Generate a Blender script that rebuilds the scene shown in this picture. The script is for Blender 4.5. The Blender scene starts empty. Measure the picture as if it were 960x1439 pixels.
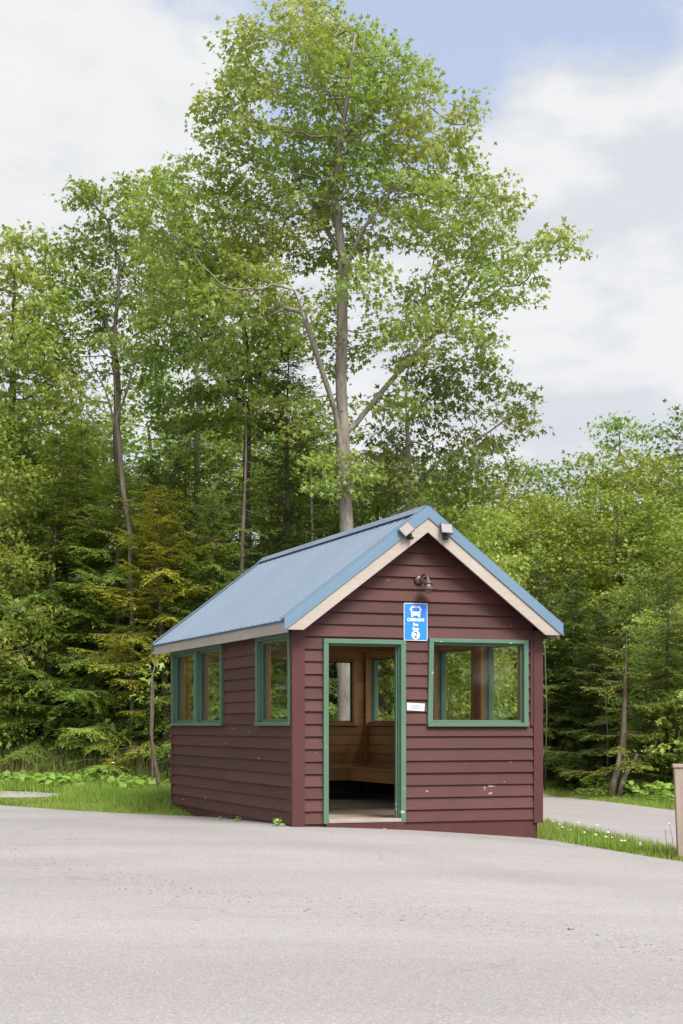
import bpy, math, random
import numpy as np
from mathutils import Vector, Matrix

# ------------------------------------------------------------------ camera, sky, sun, exposure
SC = bpy.context.scene
COL = SC.collection
R = math.radians
CAM_H = 1.154
cam_d = bpy.data.cameras.new('camera')
cam = bpy.data.objects.new('camera', cam_d)
COL.objects.link(cam)
cam.location = (0, 0, CAM_H)
cam.rotation_euler = (R(90), 0, 0)
cam_d.sensor_fit = 'VERTICAL'
cam_d.sensor_height = 36.0
cam_d.sensor_width = 24.0
cam_d.lens = 2300.0 / 1439.0 * 36.0
cam_d.shift_y = 300.4 / 1439.0
cam_d.clip_end = 2000
SC.camera = cam

SUN_EL, SUN_AZ = R(50), R(151)        # azimuth clockwise from +Y: behind the camera, to the right
EXPOSURE = 1.52
SUN_STRENGTH = 1.8
SUN_ANGLE = R(24)

SC.view_settings.view_transform = 'Standard'
SC.view_settings.look = 'None'
SC.view_settings.gamma = 1.0
SC.view_settings.exposure = EXPOSURE
SC.view_settings.use_curve_mapping = False
SC.cycles.use_denoising = True
SC.cycles.max_bounces = 12
SC.cycles.diffuse_bounces = 9
SC.cycles.transmission_bounces = 9
SC.cycles.transparent_max_bounces = 16
SC.cycles.caustics_reflective = False
SC.cycles.caustics_refractive = False

sun_dir = Vector((math.sin(SUN_AZ) * math.cos(SUN_EL), math.cos(SUN_AZ) * math.cos(SUN_EL), math.sin(SUN_EL)))
sd = bpy.data.lights.new('sun', 'SUN')
sd.energy = SUN_STRENGTH
sd.angle = SUN_ANGLE
sd.color = (1.0, 0.95, 0.88)
so = bpy.data.objects.new('sun', sd)
COL.objects.link(so)
so.location = sun_dir * 60
so.rotation_euler = (-sun_dir).to_track_quat('-Z', 'Y').to_euler()


def lin(r, g, b):
    f = lambda c: ((c / 255 + 0.055) / 1.055) ** 2.4 if c > 10 else c / 255 / 12.92
    return (f(r), f(g), f(b), 1)


class NT:
    """small node-tree helper"""
    def __init__(s, nt):
        s.nt = nt

    def n(s, kind, **kw):
        nd = s.nt.nodes.new(kind)
        for k, v in kw.items():
            setattr(nd, k, v)
        return nd

    def put(s, sock, v):
        if isinstance(v, bpy.types.NodeSocket):
            s.nt.links.new(v, sock)
        elif v is not None:
            sock.default_value = v

    def math(s, op, a, b=None, c=None, clamp=False):
        nd = s.n('ShaderNodeMath', operation=op, use_clamp=clamp)
        for i, v in enumerate((a, b, c)):
            if v is not None:
                s.put(nd.inputs[i], v)
        return nd.outputs[0]

    def noise(s, vec, scale, detail=4, rough=0.55, dist=0.0):
        nd = s.n('ShaderNodeTexNoise')
        if vec is not None:
            s.put(nd.inputs['Vector'], vec)
        nd.inputs['Scale'].default_value = scale
        nd.inputs['Detail'].default_value = detail
        nd.inputs['Roughness'].default_value = rough
        nd.inputs['Distortion'].default_value = dist
        return nd.outputs['Fac']

    def mapr(s, v, a, b, c=0.0, d=1.0, smooth=False):
        nd = s.n('ShaderNodeMapRange')
        if smooth:
            nd.interpolation_type = 'SMOOTHSTEP'
        s.put(nd.inputs['Value'], v)
        for k, x in zip(('From Min', 'From Max', 'To Min', 'To Max'), (a, b, c, d)):
            s.put(nd.inputs[k], x)
        return nd.outputs[0]

    def mix(s, fac, a, b, blend='MIX'):
        nd = s.n('ShaderNodeMix', data_type='RGBA', blend_type=blend)
        s.put(nd.inputs[0], fac)
        s.put(nd.inputs[6], a)
        s.put(nd.inputs[7], b)
        return nd.outputs[2]

    def scaled(s, vec, sc):
        nd = s.n('ShaderNodeMapping')
        s.put(nd.inputs['Vector'], vec)
        nd.inputs['Scale'].default_value = sc
        return nd.outputs[0]


# ---- world: Nishita sky under broken cloud
wd = bpy.data.worlds.new('World')
SC.world = wd
wd.use_nodes = True
wd.node_tree.nodes.clear()
W_ = NT(wd.node_tree)
sky = W_.n('ShaderNodeTexSky', sky_type='NISHITA', sun_disc=False, sun_elevation=SUN_EL, sun_rotation=SUN_AZ,
           air_density=1.0, dust_density=1.0, ozone_density=1.0)
tc = W_.n('ShaderNodeTexCoord')
gen = tc.outputs['Generated']


def dot_dir(v):
    nd = W_.n('ShaderNodeVectorMath', operation='DOT_PRODUCT')
    W_.put(nd.inputs[0], gen)
    nd.inputs[1].default_value = Vector(v).normalized()
    return nd.outputs['Value']


def sky_lobe(px, py, width):
    """soft bump round one compass bearing and height (given as that spot's position in the photo)"""
    d = dot_dir(((px - 480) / 2300, 1, (1020 - py) / 2300))
    return W_.mapr(d, math.cos(width), 1.0, 0.0, 1.0, True)


n1 = W_.noise(W_.scaled(gen, (1, 1, 1.7)), 5.5, 6, 0.55, 0.3)
n2 = W_.noise(W_.scaled(gen, (1, 1, 1.5)), 14.0, 5, 0.6)
cover = W_.math('MULTIPLY_ADD', n2, 0.30, W_.math('MULTIPLY', n1, 0.70))
cover = W_.math('MULTIPLY_ADD', sky_lobe(40, 180, R(8.5)), 0.24, cover)
cover = W_.math('MULTIPLY_ADD', sky_lobe(480, 560, R(9.0)), 0.20, cover)
cover = W_.math('MULTIPLY_ADD', sky_lobe(860, 330, R(7.0)), 0.17, cover)
cover = W_.math('MULTIPLY_ADD', sky_lobe(920, 540, R(7.0)), 0.15, cover)
cover = W_.math('MULTIPLY_ADD', sky_lobe(560, 40, R(5.5)), -0.16, cover)
cover = W_.math('MULTIPLY_ADD', sky_lobe(860, 20, R(3.6)), -0.13, cover)
mask = W_.mapr(cover, 0.44, 0.62, 0.0, 1.0, True)
# cloud brightness: whiter towards the sun, greyer bases where it is thick
toward = W_.mapr(dot_dir(sun_dir), 0.0, 1.0, 0.0, 1.0, True)
grey = W_.noise(W_.scaled(gen, (1, 1, 2.4)), 11, 5, 0.55)
cl_far = W_.mix(W_.mapr(grey, 0.38, 0.62, 0, 1, True), (2.50, 2.60, 2.80, 1), (3.08, 3.12, 3.18, 1))
left_glow = W_.math('MULTIPLY', sky_lobe(60, 130, R(11)), W_.mapr(n2, 0.35, 0.6, 0.45, 1.0))
cl_far = W_.mix(left_glow, cl_far, (3.12, 3.15, 3.15, 1))
cl = W_.mix(toward, cl_far, (13.0, 12.6, 12.0, 1))
pale = W_.mix(0.80, sky.outputs[0], (1.85, 2.08, 2.62, 1))       # thin veil in the blue gaps
col = W_.mix(mask, pale, cl)
bg = W_.n('ShaderNodeBackground')
W_.put(bg.inputs[0], col)
bg.inputs[1].default_value = 0.1
wo = W_.n('ShaderNodeOutputWorld')
wd.node_tree.links.new(bg.outputs[0], wo.inputs[0])

# ------------------------------------------------------------------ materials
def mat(name):
    m = bpy.data.materials.new(name)
    m.use_nodes = True
    m.node_tree.nodes.clear()
    t = NT(m.node_tree)
    o = t.n('ShaderNodeOutputMaterial')
    return m, t, o


def bsdf(t, o, color, rough=0.6, spec=0.5, metal=0.0, bump=None, bstr=0.3, bdist=0.01):
    b = t.n('ShaderNodeBsdfPrincipled')
    t.put(b.inputs['Base Color'], color)
    t.put(b.inputs['Roughness'], rough)
    t.put(b.inputs['Specular IOR Level'], spec)
    t.put(b.inputs['Metallic'], metal)
    if bump is not None:
        bp = t.n('ShaderNodeBump')
        bp.inputs['Strength'].default_value = bstr
        bp.inputs['Distance'].default_value = bdist
        t.put(bp.inputs['Height'], bump)
        t.put(b.inputs['Normal'], bp.outputs[0])
    t.nt.links.new(b.outputs[0], o.inputs[0])
    return b


def obj_co(t):
    return t.n('ShaderNodeTexCoord').outputs['Object']


def geo_pos(t):
    return t.n('ShaderNodeNewGeometry').outputs['Position']


def island(t):
    return t.n('ShaderNodeNewGeometry').outputs['Random Per Island']


def painted(name, c, c2, chip=None, chip_amt=0.72, rough=0.55, grain=(2, 2, 60), island_var=0.25, spec=0.35):
    m, t, o = mat(name)
    co = obj_co(t)
    f = t.noise(co, 1.6, 5, 0.6)
    colr = t.mix(t.mapr(f, 0.35, 0.65), c, c2)
    isl = t.mapr(island(t), 0, 1, 1 - island_var, 1 + island_var * 0.6)
    v = t.n('ShaderNodeVectorMath', operation='SCALE')
    t.put(v.inputs[0], colr)
    t.put(v.inputs['Scale'], isl)
    colr = v.outputs[0]
    g = t.noise(t.scaled(co, grain), 1.0, 6, 0.65)
    colr = t.mix(t.mapr(g, 0.3, 0.7, 0.0, 0.32), colr, tuple(x * 0.55 for x in c2[:3]) + (1,))
    if chip:
        a = t.noise(t.scaled(co, (9, 9, 22)), 1.0, 3, 0.6)
        b = t.noise(co, 1.3, 2, 0.5)
        k = t.math('ADD', t.math('MULTIPLY', a, 0.72), t.math('MULTIPLY', b, 0.28))
        colr = t.mix(t.mapr(k, chip_amt, chip_amt + 0.012), colr, chip)
    bsdf(t, o, colr, rough, spec, bump=g, bstr=0.25, bdist=0.004)
    return m


def wood(name, c, c2, grain=(3, 40, 40), rough=0.6, plank=None, spec=0.3):
    m, t, o = mat(name)
    co = obj_co(t)
    g = t.noise(t.scaled(co, grain), 1.0, 6, 0.6, 0.6)
    f = t.noise(co, 1.7, 3)
    colr = t.mix(t.mapr(g, 0.3, 0.7), c, c2)
    colr = t.mix(t.mapr(f, 0.35, 0.7, 0, 0.4), colr, tuple(x * 0.6 for x in c[:3]) + (1,))
    v = t.n('ShaderNodeVectorMath', operation='SCALE')
    t.put(v.inputs[0], colr)
    t.put(v.inputs['Scale'], t.mapr(island(t), 0, 1, 0.72, 1.15))
    bsdf(t, o, v.outputs[0], rough, spec, bump=g, bstr=0.3, bdist=0.004)
    return m


def plain(name, c, rough=0.5, metal=0.0, spec=0.5, var=0.15, scale=8):
    m, t, o = mat(name)
    f = t.noise(obj_co(t), scale, 4)
    colr = t.mix(t.mapr(f, 0.3, 0.7), tuple(x * (1 - var) for x in c[:3]) + (1,), tuple(min(1, x * (1 + var)) for x in c[:3]) + (1,))
    bsdf(t, o, colr, rough, spec, metal)
    return m


def leafy(name, a, b, c, trans=0.35, hue_scale=0.5, rough=0.5, spec=0.35, var=(0.7, 1.3)):
    """a/b mixed leaf by leaf, c breaks in by clumps"""
    m, t, o = mat(name)
    isl = island(t)
    rnd = t.n('ShaderNodeObjectInfo').outputs['Random']
    colr = t.mix(isl, a, b)
    f = t.noise(geo_pos(t), hue_scale, 3)
    colr = t.mix(t.mapr(f, 0.45, 0.68), colr, c)
    v = t.n('ShaderNodeVectorMath', operation='SCALE')
    t.put(v.inputs[0], colr)
    t.put(v.inputs['Scale'], t.mapr(rnd, 0, 1, *var))
    colr = v.outputs[0]
    p = t.n('ShaderNodeBsdfPrincipled')
    t.put(p.inputs['Base Color'], colr)
    p.inputs['Roughness'].default_value = rough
    p.inputs['Specular IOR Level'].default_value = spec
    tr = t.n('ShaderNodeBsdfTranslucent')
    lit = t.mix(1.0, colr, (1.5, 1.35, 0.7, 1), 'MULTIPLY')
    t.put(tr.inputs[0], lit)
    mx = t.n('ShaderNodeMixShader')
    mx.inputs[0].default_value = trans
    t.nt.links.new(p.outputs[0], mx.inputs[1])
    t.nt.links.new(tr.outputs[0], mx.inputs[2])
    t.nt.links.new(mx.outputs[0], o.inputs[0])
    return m


def bark(name, c, c2, scale=(14, 14, 3), bs=0.8):
    m, t, o = mat(name)
    co = obj_co(t)
    g = t.noise(t.scaled(co, scale), 1.0, 8, 0.7, 0.4)
    f = t.noise(co, 1.2, 4)
    colr = t.mix(t.mapr(g, 0.3, 0.7), c, c2)
    colr = t.mix(t.mapr(f, 0.5, 0.7, 0, 0.5), colr, (0.12, 0.13, 0.07, 1))
    bsdf(t, o, colr, 0.9, 0.2, bump=g, bstr=bs, bdist=0.03)
    return m


M = {}
M['siding'] = painted('maroon_paint', (0.094, 0.0325, 0.0285, 1), (0.078, 0.027, 0.024, 1), (0.50, 0.40, 0.37, 1), 0.680, 0.62, (3, 3, 90), 0.26)
M['siding_side'] = M['siding']
M['trim_maroon'] = painted('maroon_trim_paint', (0.092, 0.030, 0.028, 1), (0.077, 0.025, 0.024, 1), (0.50, 0.40, 0.37, 1), 0.690, 0.6, (40, 40, 3), 0.08)
M['green'] = painted('green_trim_paint', (0.100, 0.190, 0.130, 1), (0.088, 0.168, 0.114, 1), (0.42, 0.47, 0.38, 1), 0.665, 0.5, (50, 50, 4), 0.05)
M['beige'] = painted('beige_fascia_paint', (0.44, 0.385, 0.335, 1), (0.39, 0.34, 0.29, 1), None, 0.7, 0.6, (4, 4, 30), 0.05)
M['sill'] = wood('pale_sill_wood', (0.48, 0.43, 0.38, 1), (0.33, 0.28, 0.24, 1), (4, 60, 60))
M['panel'] = wood('interior_pine', (0.50, 0.285, 0.115, 1), (0.38, 0.205, 0.08, 1), (2.5, 2.5, 55), 0.5)
M['post'] = wood('interior_post_pine', (0.54, 0.27, 0.10, 1), (0.42, 0.20, 0.072, 1), (40, 40, 3), 0.45)
M['benchwood'] = wood('bench_pine', (0.66, 0.38, 0.15, 1), (0.52, 0.28, 0.105, 1), (2.5, 2.5, 45), 0.45)
M['floor'] = wood('floor_boards', (0.42, 0.33, 0.25, 1), (0.31, 0.24, 0.18, 1), (40, 3, 40), 0.7)
M['oldwood'] = wood('weathered_wood', (0.46, 0.37, 0.30, 1), (0.33, 0.26, 0.21, 1), (40, 40, 2.5), 0.8)
M['dark'] = plain('dark_metal', (0.03, 0.026, 0.028, 1), 0.45, 0.2)
M['bench_shade'] = plain('painted_bench_shade', (0.06, 0.045, 0.034, 1), 0.7)  # near-black tone that paints in the shade under the bench
M['bronze'] = plain('bronze_metal', (0.10, 0.066, 0.062, 1), 0.42, 0.35, 0.5, 0.3, 20)
M['lampglass'] = plain('frosted_glass', (0.17, 0.12, 0.11, 1), 0.25)
M['white'] = plain('white_print', (0.8, 0.8, 0.8, 1), 0.5, var=0.05)
M['blue'] = plain('sign_blue', (0.018, 0.21, 0.75, 1), 0.45, var=0.06, scale=3)
M['plate'] = plain('plate_white', (0.55, 0.56, 0.58, 1), 0.4, var=0.06, scale=15)
M['plateprint'] = plain('plate_print', (0.22, 0.30, 0.36, 1), 0.5)
M['flower'] = plain('white_petals', (0.75, 0.75, 0.68, 1), 0.6)
M['red'] = plain('red_paint', (0.45, 0.05, 0.03, 1), 0.5)


def _roof(name, k):
    m, t, o = mat(name)
    co = obj_co(t)
    f = t.noise(co, 0.9, 5, 0.6)
    st = t.noise(t.scaled(co, (0.8, 9, 0.8)), 1.0, 5, 0.6)
    colr = t.mix(t.mapr(f, 0.3, 0.7), (0.162 * k[0], 0.214 * k[1], 0.276 * k[2], 1), (0.182 * k[0], 0.232 * k[1], 0.290 * k[2], 1))
    colr = t.mix(t.mapr(st, 0.45, 0.75, 0, 0.35), colr, (0.185 * k[0], 0.235 * k[1], 0.295 * k[2], 1))
    bsdf(t, o, colr, t.mapr(f, 0.3, 0.7, 0.36, 0.52), 0.5, 0.0)
    return m


M['roof'] = _roof('blue_roof_metal', (1, 1, 1))
M['rooftrim'] = _roof('blue_trim_metal', (0.74, 0.92, 1.03))


def _glass():
    m, t, o = mat('window_glass')
    tr = t.n('ShaderNodeBsdfTransparent')
    tr.inputs[0].default_value = (0.93, 0.95, 0.94, 1)
    gl = t.n('ShaderNodeBsdfGlossy')
    gl.inputs['Roughness'].default_value = 0.03
    lw = t.n('ShaderNodeLayerWeight')
    lw.inputs[0].default_value = 0.5
    fac = t.math('MULTIPLY_ADD', t.math('POWER', lw.outputs['Facing'], 5.0), 1.3, 0.035, True)
    mx = t.n('ShaderNodeMixShader')
    t.nt.links.new(fac, mx.inputs[0])
    t.nt.links.new(tr.outputs[0], mx.inputs[1])
    t.nt.links.new(gl.outputs[0], mx.inputs[2])
    t.nt.links.new(mx.outputs[0], o.inputs[0])
    return m


M['glass'] = _glass()


def _solar():
    m, t, o = mat('panel_glass')
    co = obj_co(t)
    br = t.n('ShaderNodeTexBrick')
    t.put(br.inputs['Vector'], co)
    br.offset = 0
    br.inputs['Color1'].default_value = (0.27, 0.225, 0.23, 1)
    br.inputs['Color2'].default_value = (0.24, 0.195, 0.205, 1)
    br.inputs['Mortar'].default_value = (0.36, 0.32, 0.32, 1)
    br.inputs['Scale'].default_value = 26
    br.inputs['Mortar Size'].default_value = 0.03
    bsdf(t, o, br.outputs[0], 0.55, 0.25)
    return m


M['solar'] = _solar()


def _asphalt(name, c, c2, seed, seam=False):
    m, t, o = mat(name)
    p = geo_pos(t)
    big = t.noise(p, 0.13 + seed * 0.03, 4, 0.6, 0.5)
    wide = t.noise(t.scaled(p, (0.16, 0.75, 1)), 0.8, 4, 0.55, 0.6)
    mid = t.noise(t.scaled(p, (0.5, 1.6, 1)), 1.1, 5, 0.65, 0.8)
    fine = t.noise(p, 60, 3, 0.7)
    agg = t.n('ShaderNodeTexVoronoi')
    t.put(agg.inputs['Vector'], p)
    agg.inputs['Scale'].default_value = 95
    colr = t.mix(t.mapr(big, 0.35, 0.65), c, c2)
    colr = t.mix(t.mapr(wide, 0.38, 0.66, 0, 0.75), colr, tuple(x * k for x, k in zip(c[:3], (1.20, 1.21, 1.24))) + (1,))
    colr = t.mix(t.mapr(mid, 0.42, 0.70, 0, 0.30), colr, tuple(x * 0.86 for x in c2[:3]) + (1,))
    colr = t.mix(t.mapr(fine, 0.3, 0.7, 0.0, 0.42), colr, tuple(x * 0.78 for x in c2[:3]) + (1,))
    sp = t.n('ShaderNodeSeparateColor')
    t.put(sp.inputs[0], agg.outputs['Color'])
    colr = t.mix(t.mapr(sp.outputs[0], 0.82, 0.99, 0, 0.5), colr, (0.48, 0.45, 0.43, 1))
    colr = t.mix(t.mapr(sp.outputs[1], 0.86, 1.0, 0, 0.65), colr, (0.13, 0.12, 0.12, 1))
    if seam:
        # old paving joint with loosened stones, and faint wheel polish beside it
        xy = t.n('ShaderNodeSeparateXYZ')
        t.put(xy.inputs[0], p)
        d = t.math('ADD', t.math('MULTIPLY', xy.outputs[0], 0.70), t.math('MULTIPLY', xy.outputs[1], 0.71))
        d = t.math('ADD', d, t.math('MULTIPLY', t.math('SUBTRACT', t.noise(p, 0.35, 3), 0.5), 2.6))
        band = t.mapr(t.math('ABSOLUTE', t.math('SUBTRACT', d, 8.6)), 0.0, 0.75, 1, 0, True)
        band2 = t.mapr(t.math('ABSOLUTE', t.math('SUBTRACT', d, 11.6)), 0.0, 1.1, 1, 0, True)
        rough_ = t.mapr(t.noise(p, 17, 4, 0.75), 0.52, 0.62)
        colr = t.mix(t.math('MULTIPLY', t.math('MULTIPLY', band, rough_), 0.30), colr, (0.135, 0.122, 0.122, 1))
        colr = t.mix(t.math('MULTIPLY', band2, 0.30), colr, tuple(x * 0.82 for x in c2[:3]) + (1,))
    cr = t.n('ShaderNodeTexVoronoi', feature='DISTANCE_TO_EDGE')
    wv = t.n('ShaderNodeVectorMath', operation='ADD')
    t.put(wv.inputs[0], p)
    nz = t.n('ShaderNodeTexNoise')
    t.put(nz.inputs['Vector'], p)
    nz.inputs['Scale'].default_value = 1.3
    nz.inputs['Detail'].default_value = 5
    t.put(wv.inputs[1], nz.outputs['Color'])
    t.put(cr.inputs['Vector'], wv.outputs[0])
    cr.inputs['Scale'].default_value = 0.33
    where = t.mapr(t.noise(p, 0.30, 2), 0.50, 0.60)
    crack = t.math('MULTIPLY', t.mapr(cr.outputs['Distance'], 0.003, 0.012, 1, 0), where)
    colr = t.mix(t.math('MULTIPLY', crack, 0.20), colr, (0.10, 0.092, 0.09, 1))
    scab = t.mapr(t.noise(p, 3.2, 6, 0.75), 0.66, 0.70)
    colr = t.mix(t.math('MULTIPLY', scab, 0.28), colr, (0.15, 0.14, 0.145, 1))
    bsdf(t, o, colr, 0.9, 0.25, bump=t.math('ADD', fine, agg.outputs['Distance']), bstr=0.22, bdist=0.005)
    return m


M['asphalt'] = _asphalt('worn_asphalt', (0.292, 0.273, 0.261, 1), (0.258, 0.241, 0.231, 1), 0, True)
M['road'] = _asphalt('road_asphalt', (0.285, 0.262, 0.252, 1), (0.26, 0.238, 0.23, 1), 1)
M['gravel'] = _asphalt('pale_gravel', (0.33, 0.30, 0.28, 1), (0.26, 0.24, 0.22, 1), 2)


def _soil():
    m, t, o = mat('forest_soil')
    p = geo_pos(t)
    f = t.noise(p, 2.5, 6, 0.7)
    g = t.noise(p, 22, 4, 0.7)
    colr = t.mix(t.mapr(f, 0.35, 0.65), (0.045, 0.034, 0.022, 1), (0.045, 0.062, 0.018, 1))
    colr = t.mix(t.mapr(g, 0.35, 0.7, 0, 0.6), colr, (0.075, 0.062, 0.04, 1))
    bsdf(t, o, colr, 0.95, 0.1, bump=g, bstr=0.8, bdist=0.03)
    return m


M['soil'] = _soil()
M['grass'] = leafy('grass_blades', (0.170, 0.270, 0.035, 1), (0.220, 0.330, 0.055, 1), (0.270, 0.330, 0.085, 1), 0.35, 0.9)
M['strawgrass'] = leafy('straw_grass', (0.260, 0.250, 0.100, 1), (0.170, 0.220, 0.050, 1), (0.320, 0.280, 0.140, 1), 0.25, 1.2)
M['coltsfoot'] = leafy('broad_leaf', (0.200, 0.340, 0.055, 1), (0.260, 0.400, 0.085, 1), (0.210, 0.350, 0.050, 1), 0.3, 1.5)
M['maple'] = leafy('maple_leaf', (0.150, 0.243, 0.044, 1), (0.245, 0.325, 0.082, 1), (0.275, 0.305, 0.080, 1), 0.45, 0.55, 0.42, 0.5)
M['maple_b'] = leafy('green_leaf', (0.172, 0.287, 0.050, 1), (0.262, 0.352, 0.080, 1), (0.290, 0.345, 0.080, 1), 0.38, 0.4, 0.45, 0.45)
M['hill'] = leafy('hillside_leaf', (0.145, 0.230, 0.032, 1), (0.240, 0.315, 0.048, 1), (0.260, 0.290, 0.050, 1), 0.35, 0.22, 0.5, 0.4, (0.75, 1.3))
M['hill_b'] = leafy('cool_leaf', (0.115, 0.215, 0.054, 1), (0.185, 0.275, 0.072, 1), (0.190, 0.285, 0.056, 1), 0.35, 0.22, 0.5, 0.4, (0.75, 1.25))
M['sapling'] = leafy('bright_leaf', (0.15, 0.24, 0.04, 1), (0.20, 0.28, 0.055, 1), (0.25, 0.27, 0.06, 1), 0.42, 1.2)
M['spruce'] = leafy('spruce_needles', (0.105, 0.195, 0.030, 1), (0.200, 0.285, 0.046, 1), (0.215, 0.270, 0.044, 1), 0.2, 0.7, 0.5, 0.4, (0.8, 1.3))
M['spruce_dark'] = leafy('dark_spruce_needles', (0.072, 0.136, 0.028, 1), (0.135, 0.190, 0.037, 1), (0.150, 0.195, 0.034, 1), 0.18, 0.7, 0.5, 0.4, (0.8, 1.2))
M['spruce_yel'] = leafy('yellow_spruce_needles', (0.190, 0.215, 0.025, 1), (0.310, 0.310, 0.034, 1), (0.270, 0.270, 0.032, 1), 0.22, 0.9)
M['spruce_mix'] = leafy('young_spruce_needles', (0.125, 0.180, 0.028, 1), (0.290, 0.300, 0.040, 1), (0.130, 0.185, 0.030, 1), 0.22, 1.3)
M['bark'] = bark('maple_bark', (0.31, 0.275, 0.23, 1), (0.10, 0.088, 0.072, 1), (8, 8, 2.0), 1.0)
M['bark_dark'] = bark('dark_bark', (0.14, 0.115, 0.095, 1), (0.07, 0.056, 0.046, 1))
M['bark_pale'] = bark('pale_bark', (0.33, 0.28, 0.23, 1), (0.19, 0.155, 0.125, 1))
M['bark_spruce'] = bark('spruce_bark', (0.19, 0.145, 0.11, 1), (0.09, 0.07, 0.055, 1), (20, 20, 8))
M['deadwood'] = bark('dead_wood', (0.30, 0.245, 0.195, 1), (0.10, 0.08, 0.064, 1), (14, 14, 3), 1.0)

# ------------------------------------------------------------------ mesh helpers
def link_mesh(name, verts, faces, material, parent=None, smooth=False):
    me = bpy.data.meshes.new(name)
    me.from_pydata([tuple(v) for v in verts], [], faces)
    me.materials.append(material)
    if smooth:
        me.polygons.foreach_set('use_smooth', [True] * len(me.polygons))
    me.update()
    return link(name, me, parent)


def link(name, me, parent=None):
    o = bpy.data.objects.new(name, me)
    COL.objects.link(o)
    if parent is not None:
        o.parent = parent
    return o


def np_mesh(name, V, F, material, smooth=False):
    """V (n,3); F = list of index arrays, each (k, sides)"""
    me = bpy.data.meshes.new(name)
    V = np.asarray(V, dtype=np.float32)
    me.vertices.add(len(V))
    me.vertices.foreach_set('co', V.ravel())
    F = [f for f in F if len(f)]
    loops = np.concatenate([f.ravel() for f in F]).astype(np.int32)
    sizes = np.concatenate([np.full(len(f), f.shape[1]) for f in F]).astype(np.int32)
    starts = np.concatenate([[0], np.cumsum(sizes)[:-1]]).astype(np.int32)
    me.loops.add(len(loops))
    me.loops.foreach_set('vertex_index', loops)
    me.polygons.add(len(sizes))
    me.polygons.foreach_set('loop_start', starts)
    me.polygons.foreach_set('loop_total', sizes)
    if smooth:
        me.polygons.foreach_set('use_smooth', np.ones(len(sizes), dtype=bool))
    me.materials.append(material)
    me.update(calc_edges=True)
    me.validate()
    return me


class MB:
    def __init__(s):
        s.v, s.f = [], []

    def add(s, verts, faces):
        b = len(s.v)
        s.v += [tuple(p) for p in verts]
        s.f += [tuple(i + b for i in f) for f in faces]

    def hexa(s, p):
        """8 points: bottom ring 0-3, top ring 4-7"""
        s.add(p, [(3, 2, 1, 0), (4, 5, 6, 7), (0, 1, 5, 4), (1, 2, 6, 5), (2, 3, 7, 6), (3, 0, 4, 7)])

    def box(s, x0, x1, y0, y1, z0, z1):
        s.hexa([(x0, y0, z0), (x1, y0, z0), (x1, y1, z0), (x0, y1, z0), (x0, y0, z1), (x1, y0, z1), (x1, y1, z1), (x0, y1, z1)])

    def prism(s, poly, fmap, d0, d1):
        """poly of 2-D points; fmap(a,b,d) -> 3-D"""
        n = len(poly)
        s.add([fmap(a, b, d0) for a, b in poly] + [fmap(a, b, d1) for a, b in poly],
              [tuple(range(n))[::-1], tuple(range(n, 2 * n))] + [(i, (i + 1) % n, n + (i + 1) % n, n + i) for i in range(n)])

    def tube(s, pts, rad, k=8, cap=True):
        pts = [Vector(p) for p in pts]
        t0 = (pts[1] - pts[0]).normalized()
        up = Vector((0, 0, 1)) if abs(t0.z) < 0.9 else Vector((1, 0, 0))
        u = t0.cross(up).normalized()
        b = len(s.v)
        for i, p in enumerate(pts):
            t = (pts[min(i + 1, len(pts) - 1)] - pts[max(i - 1, 0)]).normalized()
            u = (u - t * u.dot(t)).normalized()
            w = t.cross(u)
            r = rad[i] if hasattr(rad, '__len__') else rad
            for j in range(k):
                a = 2 * math.pi * j / k
                s.v.append(tuple(p + (u * math.cos(a) + w * math.sin(a)) * r))
        for i in range(len(pts) - 1):
            for j in range(k):
                j2 = (j + 1) % k
                s.f.append((b + i * k + j, b + i * k + j2, b + (i + 1) * k + j2, b + (i + 1) * k + j))
        if cap:
            s.f.append(tuple(b + j for j in range(k))[::-1])
            s.f.append(tuple(b + (len(pts) - 1) * k + j for j in range(k)))

    def lathe(s, prof, c=(0, 0, 0), k=20, axis='z'):
        b = len(s.v)
        for r, h in prof:
            for j in range(k):
                a = 2 * math.pi * j / k
                p = (r * math.cos(a), r * math.sin(a), h) if axis == 'z' else (r * math.cos(a), h, r * math.sin(a))
                s.v.append((p[0] + c[0], p[1] + c[1], p[2] + c[2]))
        for i in range(len(prof) - 1):
            for j in range(k):
                j2 = (j + 1) % k
                s.f.append((b + i * k + j, b + i * k + j2, b + (i + 1) * k + j2, b + (i + 1) * k + j))
        s.f.append(tuple(b + j for j in range(k))[::-1])
        s.f.append(tuple(b + (len(prof) - 1) * k + j for j in range(k)))

    def build(s, name, material, parent=None, smooth=False, bevel=0.0):
        o = link_mesh(name, s.v, s.f, material, parent, smooth)
        if bevel:
            md = o.modifiers.new('bevel', 'BEVEL')
            md.width = bevel
            md.segments = 2
            md.limit_method = 'ANGLE'
        return o


def tag(o, label=None, cat=None, group=None, kind=None):
    if label:
        o['label'] = label
    if cat:
        o['category'] = cat
    if group:
        o['group'] = group
    if kind:
        o['kind'] = kind
    return o


def thing(name, label, cat, loc=(0, 0, 0), rz=0.0, group=None):
    o = bpy.data.objects.new(name, None)
    o.empty_display_size = 0.3
    COL.objects.link(o)
    o.location = loc
    o.rotation_euler = (0, 0, rz)
    return tag(o, label, cat, group)


def at(px, py, Y):
    return ((px - 480) / 2300 * Y, Y, CAM_H - (py - 1020) / 2300 * Y)


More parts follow.
